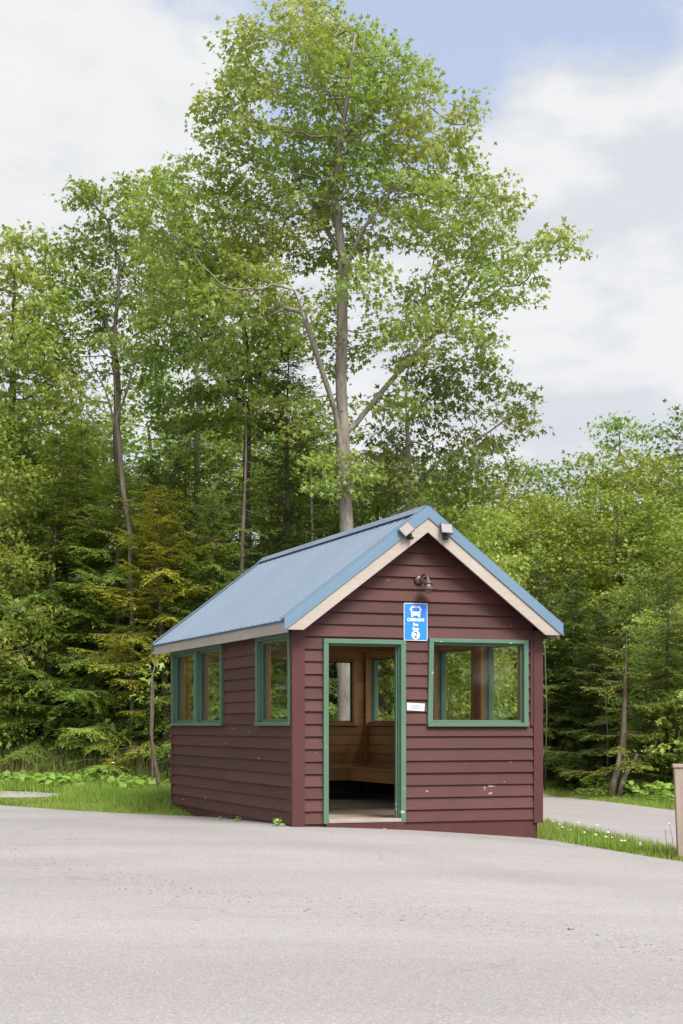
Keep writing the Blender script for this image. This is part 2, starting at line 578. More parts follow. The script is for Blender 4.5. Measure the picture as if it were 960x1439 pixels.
# ------------------------------------------------------------------ ground heights
TP = np.array([
    (-.54, 18.66, -.012), (.26, 18.95, -.045), (2.37, 19.72, -.22), (-2.45, 23.87, -.12), (-1.3, 20.8, -.06), (1.3, 24.5, -.18),
    (-5.3, 25.5, -.10), (-3.8, 23.7, -.11), (3.65, 18.0, -.33), (3.06, 25.4, -.35), (4.0, 19.8, -.36), (6.4, 31.7, -.50),
    (4.6, 38, -.50), (4.5, 43, -.35), (8, 37, -.40), (-6, 31, .16), (-2.8, 29, .02), (-10, 32, .22), (0, 29, -.05),
    (0, 0, -.46), (-8, 0, -.42), (8, 0, -.5), (0, 10, -.28), (-6, 13, -.22), (7, 12, -.42), (-12, 22, -.05), (14, 22, -.6), (0, 40, 0.0), (-9, 40, .35)])
_d = np.linalg.norm(TP[:, None, :2] - TP[None, :, :2], axis=2)
_K = np.where(_d > 0, _d ** 2 * np.log(_d + 1e-9), 0) + np.eye(len(TP)) * 0.8
_P = np.c_[np.ones(len(TP)), TP[:, :2]]
_A = np.block([[_K, _P], [_P.T, np.zeros((3, 3))]])
_w = np.linalg.solve(_A, np.r_[TP[:, 2], 0, 0, 0])


def gz(x, y):
    x = np.atleast_1d(np.asarray(x, float))
    y = np.atleast_1d(np.asarray(y, float))
    xc, yc = np.clip(x, -16, 18), np.clip(y, -6, 48)
    d = np.sqrt((xc[:, None] - TP[None, :, 0]) ** 2 + (yc[:, None] - TP[None, :, 1]) ** 2)
    z = (np.where(d > 0, d ** 2 * np.log(d + 1e-9), 0) @ _w[:-3]) + _w[-3] + _w[-2] * xc + _w[-1] * yc
    r = np.hypot(x, y - 22)
    w = np.clip((r - 30) / 40, 0, 1)
    w = w * w * (3 - 2 * w)
    return z * (1 - w) + (-0.3) * w


def g1(x, y):
    return float(gz([x], [y])[0])


def grid_sheet(name, X, Y, material, dz, label, kind='structure', rough=0.0):
    n, m = X.shape
    Z = gz(X.ravel(), Y.ravel()) + dz
    V = np.c_[X.ravel(), Y.ravel(), Z]
    idx = np.arange(n * m).reshape(n, m)
    F = np.stack([idx[:-1, :-1], idx[:-1, 1:], idx[1:, 1:], idx[1:, :-1]], -1).reshape(-1, 4)
    me = np_mesh(name, V, [F], material, True)
    return tag(link(name, me), label, None, None, kind)


def strip(name, c0, c1, material, dz, label, nu=160, nt=60):
    """sheet between two polylines c0 and c1"""
    def res(c, n):
        c = np.array(c, float)
        s = np.r_[0, np.cumsum(np.hypot(*np.diff(c, axis=0).T))]
        # Catmull-like smoothing by dense resample + box filter
        u = np.linspace(0, s[-1], n)
        q = np.c_[np.interp(u, s, c[:, 0]), np.interp(u, s, c[:, 1])]
        k = 9
        qp = np.pad(q, ((k // 2, k // 2), (0, 0)), 'edge')
        qs = np.stack([np.convolve(qp[:, i], np.ones(k) / k, 'valid') for i in (0, 1)], 1)
        qs[0], qs[-1] = q[0], q[-1]
        return qs
    a, b = res(c0, nu), res(c1, nu)
    rr = np.random.default_rng(3)
    wob = np.convolve(rr.normal(0, 1, nu + 4), np.ones(5) / 5, 'valid') * 0.045
    b = b + wob[:, None] * np.array([0.3, 1.0])
    t = np.linspace(0, 1, nt)[:, None, None]
    G = a[None] * (1 - t) + b[None] * t
    return grid_sheet(name, G[..., 0], G[..., 1], material, dz, label), a, b


ax_ = np.unique(np.r_[np.linspace(-500, -30, 14), np.linspace(-30, -14, 20), np.linspace(-14, 14, 113), np.linspace(14, 30, 20), np.linspace(30, 500, 14)])
ay_ = np.unique(np.r_[np.linspace(-300, -10, 10), np.linspace(-10, 14, 60), np.linspace(14, 46, 129), np.linspace(46, 80, 20), np.linspace(80, 700, 14)])
GX, GY = np.meshgrid(ax_, ay_)
grid_sheet('ground', GX, GY, M['soil'], 0.0, 'dark soil and leaf litter under the trees and grass')

LOT_EDGE = [(-30, 35), (-20, 31.5), (-12, 28.8), (-8, 27.0), (-5.3, 25.5), (-3.8, 23.9), (-2.6, 22.8), (-2.1, 22.3), (-1.0, 20.9), (1.2, 20.3), (2.35, 19.78), (2.75, 19.15),
            (3.2, 18.35), (3.67, 17.6), (4.5, 16.4), (7, 14.2), (12, 11.2), (30, 6)]
LOT_NEAR = [(-60, -20), (60, -20)]
_, _, LOTB = strip('parking_lot', LOT_NEAR, LOT_EDGE, M['asphalt'], 0.02, 'worn pale asphalt lot in the foreground', 400, 120)
ROAD_A = [(34, 2), (20, 8), (13, 11.5), (7.5, 15.2), (5.2, 17.6), (4.0, 19.8), (3.45, 22.5), (3.06, 25.4), (2.6, 30), (2.4, 36), (2.3, 43)]
ROAD_B = [(44, 16), (30, 17.5), (20, 21.5), (14, 24.5), (9.5, 27.8), (7.6, 29.8), (6.4, 31.7), (5.4, 34.6), (4.9, 38), (4.6, 41), (4.4, 43)]
strip('road', ROAD_A, ROAD_B, M['road'], 0.02, 'pale access road passing behind the shelter', 200, 40)
th = np.linspace(0, 2 * np.pi, 60)
rr_ = np.linspace(0.02, 1, 14)
TT, RR = np.meshgrid(th, rr_)
wobble = 1 + 0.12 * np.sin(3 * TT + 1) + 0.08 * np.sin(7 * TT) + 0.05 * np.sin(13 * TT + 2)
grid_sheet('gravel_patch', -6.1 + 1.55 * RR * wobble * np.cos(TT), 27.45 + 0.72 * RR * wobble * np.sin(TT), M['gravel'], 0.014, 'pale gravel patch in the grass at left')


def lot_edge_y(x):
    o = np.argsort(LOTB[:, 0])
    return np.interp(x, LOTB[o, 0], LOTB[o, 1])


# ------------------------------------------------------------------ the shelter
TH = 0.35176
BW, BD = 3.10, 5.56
A0 = Vector((-0.536, 18.656, 0))
OF, OB, OH, ZE, ZR = 0.238, 0.50, 0.169, 2.370, 3.682
SL = (ZR - ZE) / (BW / 2 + OH)
ca, sa = math.cos(TH), math.sin(TH)


def loc2w(u, v, z):
    return (A0.x + u * ca - v * sa, A0.y + u * sa + v * ca, z)


shelter = thing('bus_shelter', 'small maroon clapboard bus shelter with blue metal roof and green trim', 'bus shelter', A0, TH)
rnd = random.Random(5)
FR = lambda s, d, z: (s, -d, z)            # front wall: along u, outward -v
BK = lambda s, d, z: (s, BD + d, z)        # back wall
LF = lambda s, d, z: (-d, s, z)            # left wall: along v
RT = lambda s, d, z: (BW + d, s, z)
EXPO = 0.1432


def roof_z(u):
    return ZR - SL * abs(u - BW / 2)


def pieces(s0, s1, z0, z1, ops):
    """cut a strip s0..s1 x z0..z1 round the openings (a,b,c,d)"""
    cuts = sorted({z0, z1} | {z for o in ops for z in (o[2], o[3]) if z0 < z < z1})
    for a, b in zip(cuts, cuts[1:]):
        zm = (a + b) / 2
        x = s0
        for o in sorted(o for o in ops if o[2] < zm < o[3]):
            if o[0] > x + 1e-4:
                yield x, min(o[0], s1), a, b
            x = max(x, o[1])
        if x < s1 - 1e-4:
            yield x, s1, a, b


def lap_wall(fm, s0, s1, z0, z1, ops, gable=None, joints=()):
    """real lapped boards, each thicker at its foot"""
    mb = MB()
    k = 0
    z = z0
    while z < z1 - 0.01:
        zt = min(z + EXPO, z1)
        jit = rnd.uniform(-0.0015, 0.0015)
        sag = rnd.uniform(-0.002, 0.002)
        js = [j + rnd.uniform(-0.02, 0.02) for j in joints if rnd.random() < 0.8]
        for a, b, c, d in pieces(s0, s1, z, zt, ops):
            ends = [a] + [j for j in js if a + 0.2 < j < b - 0.2] + [b]
            for p, q in zip(ends, ends[1:]):
                th_ = lambda zz: 0.034 + jit - 0.026 * (zz - z) / EXPO
                a0, b0, a1, b1 = p + 0.0008, q - 0.0008, p + 0.0008, q - 0.0008
                if gable:
                    l0, l1 = gable(c), gable(d)
                    a0, b0, a1, b1 = max(a0, l0[0]), min(b0, l0[1]), max(a1, l1[0]), min(b1, l1[1])
                    if b0 - a0 < 0.01:
                        continue
                    if b1 < a1:
                        a1 = b1 = (a1 + b1) / 2
                s1_, s2_ = (c + sag * (p == s0), c + sag * (q != s1))
                mb.hexa([fm(a0, 0.004, s1_), fm(b0, 0.004, s2_), fm(b0, th_(c), s2_), fm(a0, th_(c), s1_),
                         fm(a1, 0.004, d), fm(b1, 0.004, d), fm(b1, th_(d), d), fm(a1, th_(d), d)])
        z += EXPO
        k += 1
    # sheathing behind the boards
    for a, b, c, d in pieces(s0, s1, -0.02, min(z1, 2.42), ops):
        mb.hexa([fm(a, 0.003, c), fm(b, 0.003, c), fm(b, -0.05, c), fm(a, -0.05, c), fm(a, 0.003, d), fm(b, 0.003, d), fm(b, -0.05, d), fm(a, -0.05, d)])
    if gable:
        zz = 2.42
        l, r = gable(zz)
        mb.prism([(l, zz), (r, zz), (BW / 2, ZR - 0.13)], lambda a, b, d: fm(a, d, b), -0.05, 0.003)
    return mb


def gable(z):
    h = max(0.0, (ZR - 0.10 - z) / SL)
    return (BW / 2 - h, BW / 2 + h)


DOOR = (0.385, 1.30, -0.02, 2.10)
FWIN = (1.685, 2.895, 1.19, 2.135)
LW = [(0.085, 1.295, 1.20, 2.175), (2.90, 4.115, 1.20, 2.175), (4.215, 5.43, 1.20, 2.175)]
RW = [(0.12, 1.37, 1.20, 2.175), (1.66, 2.88, 1.20, 2.175), (4.20, 5.43, 1.20, 2.175)]
BWN = [(0.22, 1.28, 1.20, 2.135), (1.42, 2.78, 1.20, 2.135)]
Z0 = 0.030
ZT = Z0 + EXPO * 15            # last full course under the soffit on the sides
lap_wall(FR, 0.112, BW - 0.084, Z0, ZR - 0.12, [DOOR, FWIN], gable).build('wall', M['siding'], shelter)
lap_wall(BK, 0.084, BW - 0.084, Z0, ZR - 0.12, BWN, gable).build('wall', M['siding'], shelter)
lap_wall(LF, 0.03, BD - 0.03, Z0 - 0.005, ZT + 0.09, LW, None, (2.7,)).build('wall', M['siding'], shelter)
lap_wall(RT, 0.03, BD - 0.03, Z0, ZT + 0.09, RW, None, (2.9,)).build('wall', M['siding'], shelter)

# corner boards
for u0, u1, v0, v1 in ((-0.034, 0.112, -0.036, 0.0), (-0.034, -0.001, 0.001, 0.05)):
    pass
for (x0, x1, side) in ((-0.041, 0.111, 'L'), (BW - 0.083, BW + 0.041, 'R')):
    mb = MB()
    mb.box(x0, x1, -0.043, 0.002, -0.012, 2.30)
    if side == 'L':
        mb.box(-0.0405, 0.0, 0.0025, 0.045, -0.012, 2.30)
    else:
        mb.box(BW, BW + 0.0405, 0.0025, 0.09, -0.012, 2.30)
    mb.build('corner_board', M['trim_maroon'], shelter, bevel=0.004)
for (x0, x1) in ((-0.034, 0.083), (BW - 0.083, BW + 0.034)):
    mb = MB()
    mb.box(x0, x1, BD - 0.002, BD + 0.036, -0.15, 2.30)
    mb.box(-0.0335 if x0 < 1 else BW, 0.0 if x0 < 1 else BW + 0.0335, BD - 0.045, BD - 0.0025, -0.15, 2.30)
    mb.build('corner_board', M['trim_maroon'], shelter, bevel=0.004)
# frieze line right under the rake on the right (second board beside the corner trim)
mb = MB()
mb.box(BW - 0.125, BW - 0.086, -0.038, -0.004, 1.15, 2.26)
mb.build('trim_board', M['trim_maroon'], shelter, bevel=0.003)

# skirt under the boards
mb = MB()
mb.box(1.345, BW - 0.046, -0.012, 0.05, -0.36, 0.034)
mb.box(0.112, 0.36, -0.010, 0.05, -0.30, 0.034)
mb.box(-0.008, 0.05, 0.052, BD - 0.04, -0.36, 0.03)
mb.box(BW - 0.05, BW + 0.008, 0.052, BD - 0.04, -0.45, 0.03)
mb.box(0.05, BW - 0.06, BD - 0.04, BD + 0.01, -0.4, 0.03)
mb.build('skirt_board', M['trim_maroon'], shelter)
mb = MB()
mb.box(0.362, 1.33, -0.062, -0.013, -0.075, 0.036)
mb.build('step_board', M['trim_maroon'], shelter, bevel=0.004)

# floor
mb = MB()
n = 36
for i in range(n):
    v0 = 0.05 + i * (BD - 0.1) / n
    mb.box(0.06, BW - 0.06, v0 + 0.002, v0 + (BD - 0.1) / n - 0.002, -0.02, 0.062 + rnd.uniform(-.001, .001))
mb.build('floor', M['floor'], shelter)

# interior planks
def lining(fm, s0, s1, z0, z1, ops):
    mb = MB()
    z = z0
    while z < z1 - 0.005:
        zt = min(z + 0.135, z1)
        for a, b, c, d in pieces(s0, s1, z + 0.003, zt - 0.003, ops):
            t_ = -0.105 + rnd.uniform(-.002, .002)
            mb.hexa([fm(a, -0.055, c), fm(b, -0.055, c), fm(b, t_, c), fm(a, t_, c), fm(a, -0.055, d), fm(b, -0.055, d), fm(b, t_, d), fm(a, t_, d)])
        z = zt
    return mb


for fm, s0, s1, ops in ((FR, 0.06, BW - 0.06, [DOOR, FWIN]), (BK, 0.06, BW - 0.06, BWN), (LF, 0.11, BD - 0.11, LW), (RT, 0.11, BD - 0.11, RW)):
    lining(fm, s0, s1, 0.064, 2.42, ops).build('wall_lining', M['panel'], shelter)
# corner posts and header beams inside
for u in (0.131, BW - 0.131):
    for v in (0.131, BD - 0.131):
        mb = MB()
        mb.box(u - 0.022, u + 0.022, v - 0.022, v + 0.022, 0.064, 2.18)
        mb.build('corner_post', M['post'], shelter, bevel=0.004)
mb = MB()
mb.box(0.107, 0.20, 0.11, BD - 0.11, 2.185, 2.33)
mb.box(BW - 0.20, BW - 0.107, 0.11, BD - 0.11, 2.185, 2.33)
mb.box(0.21, BW - 0.21, BD - 0.20, BD - 0.112, 2.19, 2.34)
mb.box(0.21, BW - 0.21, 0.112, 0.20, 2.19, 2.34)
for v in (1.85, 3.7):
    mb.box(0.2, BW - 0.2, v - 0.045, v + 0.045, 2.20, 2.335)
mb.build('ceiling_beam', M['post'], shelter, bevel=0.004)


def window(fm, op, lean=0.0, case=0.045, proud=0.056, mat_=None):
    a, b, c, d = op
    root = MB()
    # casing: side boards, head and sill, mitre-free (butted)
    root.hexa([fm(a - case - lean, 0.004, c), fm(a + 0.012 - lean * 0.2, 0.004, c), fm(a + 0.012 - lean * 0.2, proud, c), fm(a - case - lean, proud, c),
               fm(a - case + lean, 0.004, d), fm(a + 0.012 + lean, 0.004, d), fm(a + 0.012 + lean, proud, d), fm(a - case + lean, proud, d)])
    def hx(s0, s1, d0, d1, z0, z1):
        root.hexa([fm(s0, d0, z0), fm(s1, d0, z0), fm(s1, d1, z0), fm(s0, d1, z0), fm(s0, d0, z1), fm(s1, d0, z1), fm(s1, d1, z1), fm(s0, d1, z1)])
    hx(b - 0.012, b + case, 0.004, proud, c, d)
    hx(a - case + lean, b + case, 0.004, proud + 0.003, d + 0.0005, d + case)
    hx(a - case - lean, b + case + 0.006, 0.004, proud + 0.010, c - case, c - 0.0005)
    # jamb liners
    hx(a - 0.002, a + 0.014, -0.07, 0.0035, c + 0.015, d - 0.015)
    hx(b - 0.014, b + 0.002, -0.07, 0.0035, c + 0.015, d - 0.015)
    hx(a + 0.0, b - 0.0, -0.07, 0.0035, c - 0.002, c + 0.0145)
    hx(a + 0.0, b - 0.0, -0.07, 0.0035, d - 0.0145, d + 0.002)
    # stop beads round the pane
    e = 0.016
    for s0, s1 in ((a + 0.0145, a + 0.0145 + e), (b - 0.0145 - e, b - 0.0145)):
        hx(s0, s1, -0.030, -0.012, c + 0.015, d - 0.015)
    hx(a + 0.031, b - 0.031, -0.030, -0.012, c + 0.015, c + 0.015 + e)
    hx(a + 0.031, b - 0.031, -0.030, -0.012, d - 0.015 - e, d - 0.015)
    w = root.build('window', M['green'], shelter, bevel=0.003)
    p = MB()
    q = [fm(a + 0.0146, -0.034, c + 0.0146), fm(b - 0.0146, -0.034, c + 0.0146), fm(b - 0.0146, -0.034, d - 0.0146), fm(a + 0.0146, -0.034, d - 0.0146)]
    p.add(q, [(0, 1, 2, 3)])
    p.build('pane', M['glass'], w)
    # brown casing on the inside
    i_ = MB()
    def ix(s0, s1, d0, d1, z0, z1):
        i_.hexa([fm(s0, d0, z0), fm(s1, d0, z0), fm(s1, d1, z0), fm(s0, d1, z0), fm(s0, d0, z1), fm(s1, d0, z1), fm(s1, d1, z1), fm(s0, d1, z1)])
    for s0, s1 in ((a - 0.055, a + 0.016), (b - 0.016, b + 0.055)):
        ix(s0, s1, -0.128, -0.108, c - 0.02, d + 0.02)
    ix(a - 0.055, b + 0.055, -0.128, -0.108, d + 0.0205, d + 0.085) if d < 2.09 else ix(a - 0.055, b + 0.055, -0.126, -0.108, d - 0.012, d + 0.008)
    ix(a - 0.06, b + 0.06, -0.15, -0.108, c - 0.045, c - 0.0205)
    for s0, s1 in ((a - 0.001, a + 0.0155), (b - 0.0155, b + 0.001)):
        ix(s0, s1, -0.1075, -0.0705, c, d)
    ix(a, b, -0.1075, -0.0705, c - 0.002, c + 0.014)
    i_.build('inner_casing', M['post'], w, bevel=0.003)
    return w


window(FR, FWIN, 0.010)
for o_ in LW:
    window(LF, o_)
for o_ in RW:
    window(RT, o_)
for o_ in BWN:
    window(BK, o_)

# door frame
a, b, c, d = DOOR
mb = MB()
mb.box(a - 0.050, a + 0.010, -0.058, -0.004, 0.030, d)
mb.box(b - 0.010, b + 0.052, -0.058, -0.004, 0.030, d)
mb.box(a - 0.050, b + 0.052, -0.061, -0.004, d + 0.0005, d + 0.052)
mb.box(a - 0.002, a + 0.020, -0.0035, 0.118, 0.078, d)
mb.box(b - 0.022, b + 0.002, -0.0035, 0.118, 0.078, d)
mb.box(a - 0.002, b + 0.002, -0.0035, 0.118, d - 0.022, d + 0.0)
mb.box(b - 0.040, b - 0.0225, 0.030, 0.060, 0.078, d - 0.0225)
mb.box(a + 0.0205, a + 0.036, 0.030, 0.060, 0.078, d - 0.0225)
df = mb.build('door_frame', M['green'], shelter, bevel=0.003)
mb = MB()
mb.box(a + 0.0105, b - 0.0105, -0.070, 0.116, 0.0365, 0.077)
mb.build('threshold', M['sill'], shelter, bevel=0.006)

# built-in bench, L-shaped along back and right walls
bench = MB()
BZ = 0.545
for k in range(3):
    v0 = BD - 0.115 - 0.45 + k * 0.15
    bench.box(0.115, BW - 0.115, v0 + 0.003, v0 + 0.147, BZ - 0.038, BZ)
for k in range(3):
    u0 = BW - 0.115 - 0.45 + k * 0.15
    bench.box(u0 + 0.003, u0 + 0.147, 0.25, BD - 0.115 - 0.455, BZ - 0.038, BZ - 0.0005)
bn = bench.build('bench', M['benchwood'], shelter, bevel=0.004)
ap = MB()
ap.box(0.115, BW - 0.115 - 0.42, BD - 0.115 - 0.43, BD - 0.115 - 0.40, BZ - 0.20, BZ - 0.0385)
ap.box(BW - 0.115 - 0.43, BW - 0.115 - 0.40, 0.25, BD - 0.115 - 0.44, BZ - 0.20, BZ - 0.0385)
ap.build('apron', M['benchwood'], bn, bevel=0.003)
for u, v in ((BW - 0.52, 0.30), (BW - 0.20, 2.0), (BW - 0.20, 3.6), (0.5, BD - 0.2), (1.6, BD - 0.2)):
    lg = MB()
    lg.box(u - 0.035, u + 0.035, v - 0.035, v + 0.035, 0.064, BZ - 0.039)
    lg.build('leg', M['post'], bn)

shade_mb = MB()  # added dark boards standing in for the deep shadow beneath the seat
shade_mb.box(0.115, BW - 0.115, BD - 0.135, BD - 0.112, 0.066, BZ - 0.05)
shade_mb.box(BW - 0.135, BW - 0.112, 0.25, BD - 0.14, 0.066, BZ - 0.05)
shade_mb.build('bench_shade_panel', M['bench_shade'], bn)

# ---- roof
V0, V1 = -OF, BD + OB
roof = bpy.data.objects.new('roof', None)
def slope_pt(side, s, v, lift):
    """s = horizontal run from the ridge"""
    nrm = Vector((SL * side, 0, 1)).normalized()
    p = Vector((BW / 2 + side * s, v, ZR - SL * s)) + nrm * lift
    return tuple(p)


def rib_profile():
    pr = []
    pitch = 0.2286
    v = V0
    while v < V1 - 1e-6:
        for dv, h in ((0.0, 0), (0.010, 0.009), (0.020, 0.009), (0.030, 0.0), (0.125, 0.0), (0.132, 0.0015), (0.139, 0.0)):
            if v + dv <= V1:
                pr.append((v + dv, h))
        v += pitch
    pr.append((V1, 0.0))
    return pr


mb = MB()
RUN = BW / 2 + OH
prof = rib_profile()
for side in (-1, 1):
    b0 = len(mb.v)
    for v, h in prof:
        mb.v.append(slope_pt(side, 0.012, v, h))
        mb.v.append(slope_pt(side, RUN + 0.035, v, h))
        mb.v.append(slope_pt(side, RUN + 0.035, v, -0.006))
    for i in range(len(prof) - 1):
        k = b0 + 3 * i
        f1, f2 = (k, k + 1, k + 4, k + 3), (k + 1, k + 2, k + 5, k + 4)
        mb.f.append(f1 if side < 0 else f1[::-1])
        mb.f.append(f2 if side < 0 else f2[::-1])
roof = mb.build('roof', M['roof'], shelter)
dk = MB()
for side in (-1, 1):
    fm = lambda s, v, l: slope_pt(side, s, v, l)
    dk.hexa([fm(0.0, V0 + 0.04, -0.085), fm(RUN - 0.028, V0 + 0.04, -0.085), fm(RUN - 0.028, V1 - 0.04, -0.085), fm(0.0, V1 - 0.04, -0.085),
             fm(0.0, V0 + 0.04, -0.008), fm(RUN - 0.028, V0 + 0.04, -0.008), fm(RUN - 0.028, V1 - 0.04, -0.008), fm(0.0, V1 - 0.04, -0.008)])
dk.build('roof_deck', M['trim_maroon'], roof)
cap = MB()
for side in (-1, 1):
    for s0, s1, l0, l1 in ((0.0, 0.105, 0.034, 0.026),):
        P_ = [slope_pt(side, s0, V0 - 0.012, l0), slope_pt(side, s1, V0 - 0.012, l1), slope_pt(side, s1, V1 + 0.012, l1), slope_pt(side, s0, V1 + 0.012, l0)]
        Q_ = [tuple(Vector(p) + Vector((0, 0, 0.004))) for p in P_]
        cap.hexa(P_ + Q_)
cap.build('ridge_cap', M['roof'], roof)
# rake trim (blue, bent over the edge) and beige rake boards, both gables
for vf, sg in ((V0, -1), (V1, 1)):
    rk = MB()
    fb = MB()
    for side in (-1, 1):
        v_out, v_in = vf + sg * 0.014, vf - sg * 0.12
        S0, S1 = 0.0, RUN + 0.033
        top = lambda s, v, l: slope_pt(side, s, v, l)
        ys = sorted((v_out, v_in))
        rk.hexa([top(S0, ys[0], 0.0205), top(S1, ys[0], 0.0205), top(S1, ys[1], 0.0205), top(S0, ys[1], 0.0205),
                 top(S0, ys[0], 0.0245), top(S1, ys[0], 0.0245), top(S1, ys[1], 0.0245), top(S0, ys[1], 0.0245)])
        xs = lambda s: BW / 2 + side * s
        rz_ = lambda s: ZR - SL * s
        y0, y1 = sorted((v_out, vf + sg * 0.008))
        pl = [(S0, 0.024), (S1, 0.024), (S1, -0.090), (S0, -0.090)]
        g0 = 0.0005
        rk.hexa([(xs(g0), y0, rz_(g0) - 0.088), (xs(S1), y0, rz_(S1) - 0.088), (xs(S1), y1, rz_(S1) - 0.088), (xs(g0), y1, rz_(g0) - 0.088),
                 (xs(g0), y0, rz_(g0) + 0.024), (xs(S1), y0, rz_(S1) + 0.024), (xs(S1), y1, rz_(S1) + 0.024), (xs(g0), y1, rz_(g0) + 0.024)])
        # lower hem rib
        y2, y3 = sorted((vf + sg * 0.024, vf + sg * 0.0145))
        rk.hexa([(xs(g0), y2, rz_(g0) - 0.118), (xs(S1), y2, rz_(S1) - 0.118), (xs(S1), y3, rz_(S1) - 0.118), (xs(g0), y3, rz_(g0) - 0.118),
                 (xs(g0), y2, rz_(g0) - 0.080), (xs(S1), y2, rz_(S1) - 0.080), (xs(S1), y3, rz_(S1) - 0.080), (xs(g0), y3, rz_(g0) - 0.080)])
        # beige board: follows the slope, cut level at the foot
        zb = 2.236
        foot = BW / 2 + OH
        drop0, drop1 = 0.03, 0.284
        s_turn = (ZR - drop1 - zb) / SL
        poly = [(g0, rz_(0) - drop0), (foot, rz_(foot) - drop0), (foot, zb), (min(s_turn, foot - 0.01), zb), (g0, rz_(0) - drop1)]
        y4, y5 = sorted((vf + sg * 0.0075, vf - sg * 0.024))
        fb.prism(poly, lambda a_, b_, d_: (xs(a_), d_, b_), y4, y5)
    rk.build('rake_trim', M['rooftrim'], roof)
    fb.build('fascia', M['beige'], roof)
for side in (-1, 1):
    mb = MB()
    xa, xb = sorted((BW / 2 + side * (RUN - 0.026), BW / 2 + side * (RUN + 0.002)))
    mb.box(xa, xb, V0 + 0.0245, V1 - 0.0245, 2.205, 2.352)
    mb.build('fascia', M['beige'], roof)
    mb = MB()
    xa, xb = sorted((BW / 2 + side * (RUN + 0.0025), BW / 2 + side * (RUN + 0.014)))
    mb.box(xa, xb, V0 + 0.01, V1 - 0.01, 2.322, 2.362)
    mb.build('drip_edge', M['rooftrim'], roof)
    xa, xb = sorted((BW / 2 + side * (BW / 2 + 0.002), BW / 2 + side * (RUN - 0.027)))
    mb = MB()
    mb.box(xa, xb, V0 + 0.03, V1 - 0.03, 2.262, 2.276)
    mb.build('soffit', M['trim_maroon'], roof)

# ------------------------------------------------------------------ things on the shelter
def on_front(u, d, z, name, label, cat, tilt=0.0):
    o = thing(name, label, cat, loc2w(u, -d, z), TH)
    if tilt:
        o.rotation_euler = (Matrix.Rotation(TH, 3, 'Z') @ Matrix.Rotation(tilt, 3, 'Y')).to_euler()
    return o


def rrect(cx, cz, w, h, r, n=5):
    pts = []
    for qx, qz, a0 in ((1, -1, -90), (1, 1, 0), (-1, 1, 90), (-1, -1, 180)):
        for i in range(n + 1):
            t = math.radians(a0 + 90 * i / n)
            pts.append((cx + qx * (w / 2 - r) + r * math.cos(t), cz + qz * (h / 2 - r) + r * math.sin(t)))
    return pts


def circ(cx, cz, r, n=28):
    return [(cx + r * math.cos(2 * math.pi * i / n), cz + r * math.sin(2 * math.pi * i / n)) for i in range(n)]


FM = lambda a_, b_, d_: (a_, -d_, b_)


def text_mesh(name, body, size, x, z, d, material, parent, bold=0.0, sx=1.0, extr=0.0006):
    cu = bpy.data.curves.new(name, 'FONT')
    cu.body = body
    cu.size = size
    cu.align_x = 'CENTER'
    cu.align_y = 'CENTER'
    cu.offset = bold
    cu.extrude = extr
    tmp = bpy.data.objects.new(name, cu)
    COL.objects.link(tmp)
    dg = bpy.context.evaluated_depsgraph_get()
    me = bpy.data.meshes.new_from_object(tmp.evaluated_get(dg))
    bpy.data.objects.remove(tmp)
    bpy.data.curves.remove(cu)
    me.transform(Matrix.Scale(sx, 4, (1, 0, 0)))
    me.transform(Matrix.Rotation(R(90), 4, 'X'))
    me.transform(Matrix.Translation((x, -d, z)))
    me.materials.clear()
    me.materials.append(material)
    return link(name, me, parent)


SW, SH = 0.298, 0.437
sign = on_front(1.481, 0.034, 2.150, 'bus_stop_sign', 'blue bus stop sign fixed to the gable between door and front window', 'sign')
sz = SH / 2
mb = MB()
mb.prism(rrect(0, sz, SW, SH, 0.014), FM, 0.0, 0.003)
mb.build('border', M['white'], sign)
mb = MB()
mb.prism(rrect(0, sz, SW - 0.013, SH - 0.013, 0.010), FM, 0.0035, 0.0045)
mb.build('panel', M['blue'], sign)
top = SH
mb = MB()                                      # bus pictogram seen from the front
bz = top - 0.092
mb.prism(rrect(0, bz + 0.004, 0.122, 0.112, 0.022), FM, 0.0048, 0.0055)
for sx_ in (-1, 1):
    mb.prism(rrect(sx_ * 0.043, bz - 0.058, 0.022, 0.026, 0.004), FM, 0.0048, 0.0054)
mb.prism(rrect(-0.068, bz + 0.02, 0.010, 0.034, 0.004), FM, 0.0048, 0.0053)
mb.prism(rrect(0.068, bz + 0.02, 0.010, 0.034, 0.004), FM, 0.0048, 0.0053)
bus = mb.build('bus_symbol', M['white'], sign)
mb = MB()
mb.prism(rrect(0, bz + 0.016, 0.094, 0.042, 0.007), FM, 0.0057, 0.0062)
mb.prism(rrect(0, bz + 0.050, 0.058, 0.009, 0.003), FM, 0.0057, 0.0062)
mb.build('windscreen', M['blue'], bus)
for sx_ in (-1, 1):
    mb = MB()
    mb.prism(circ(sx_ * 0.042, bz - 0.027, 0.0075), FM, 0.0057, 0.0062)
    mb.build('headlight', M['dark'], bus)
text_mesh('lettering', 'CREEKSIDE', 0.047, 0, top - 0.196, 0.0052, M['white'], sign, 0.0016, 0.94)
text_mesh('lettering', 'Bus', 0.045, 0, top - 0.250, 0.0052, M['white'], sign, 0.0014)
text_mesh('lettering', 'Stop', 0.045, 0, top - 0.299, 0.0052, M['white'], sign, 0.0014)
mb = MB()
mb.prism(circ(0, top - 0.372, 0.052), FM, 0.0048, 0.0055)
disc = mb.build('number_disc', M['white'], sign)
text_mesh('numeral', '2', 0.098, 0, top - 0.374, 0.0060, M['dark'], disc, 0.0010)

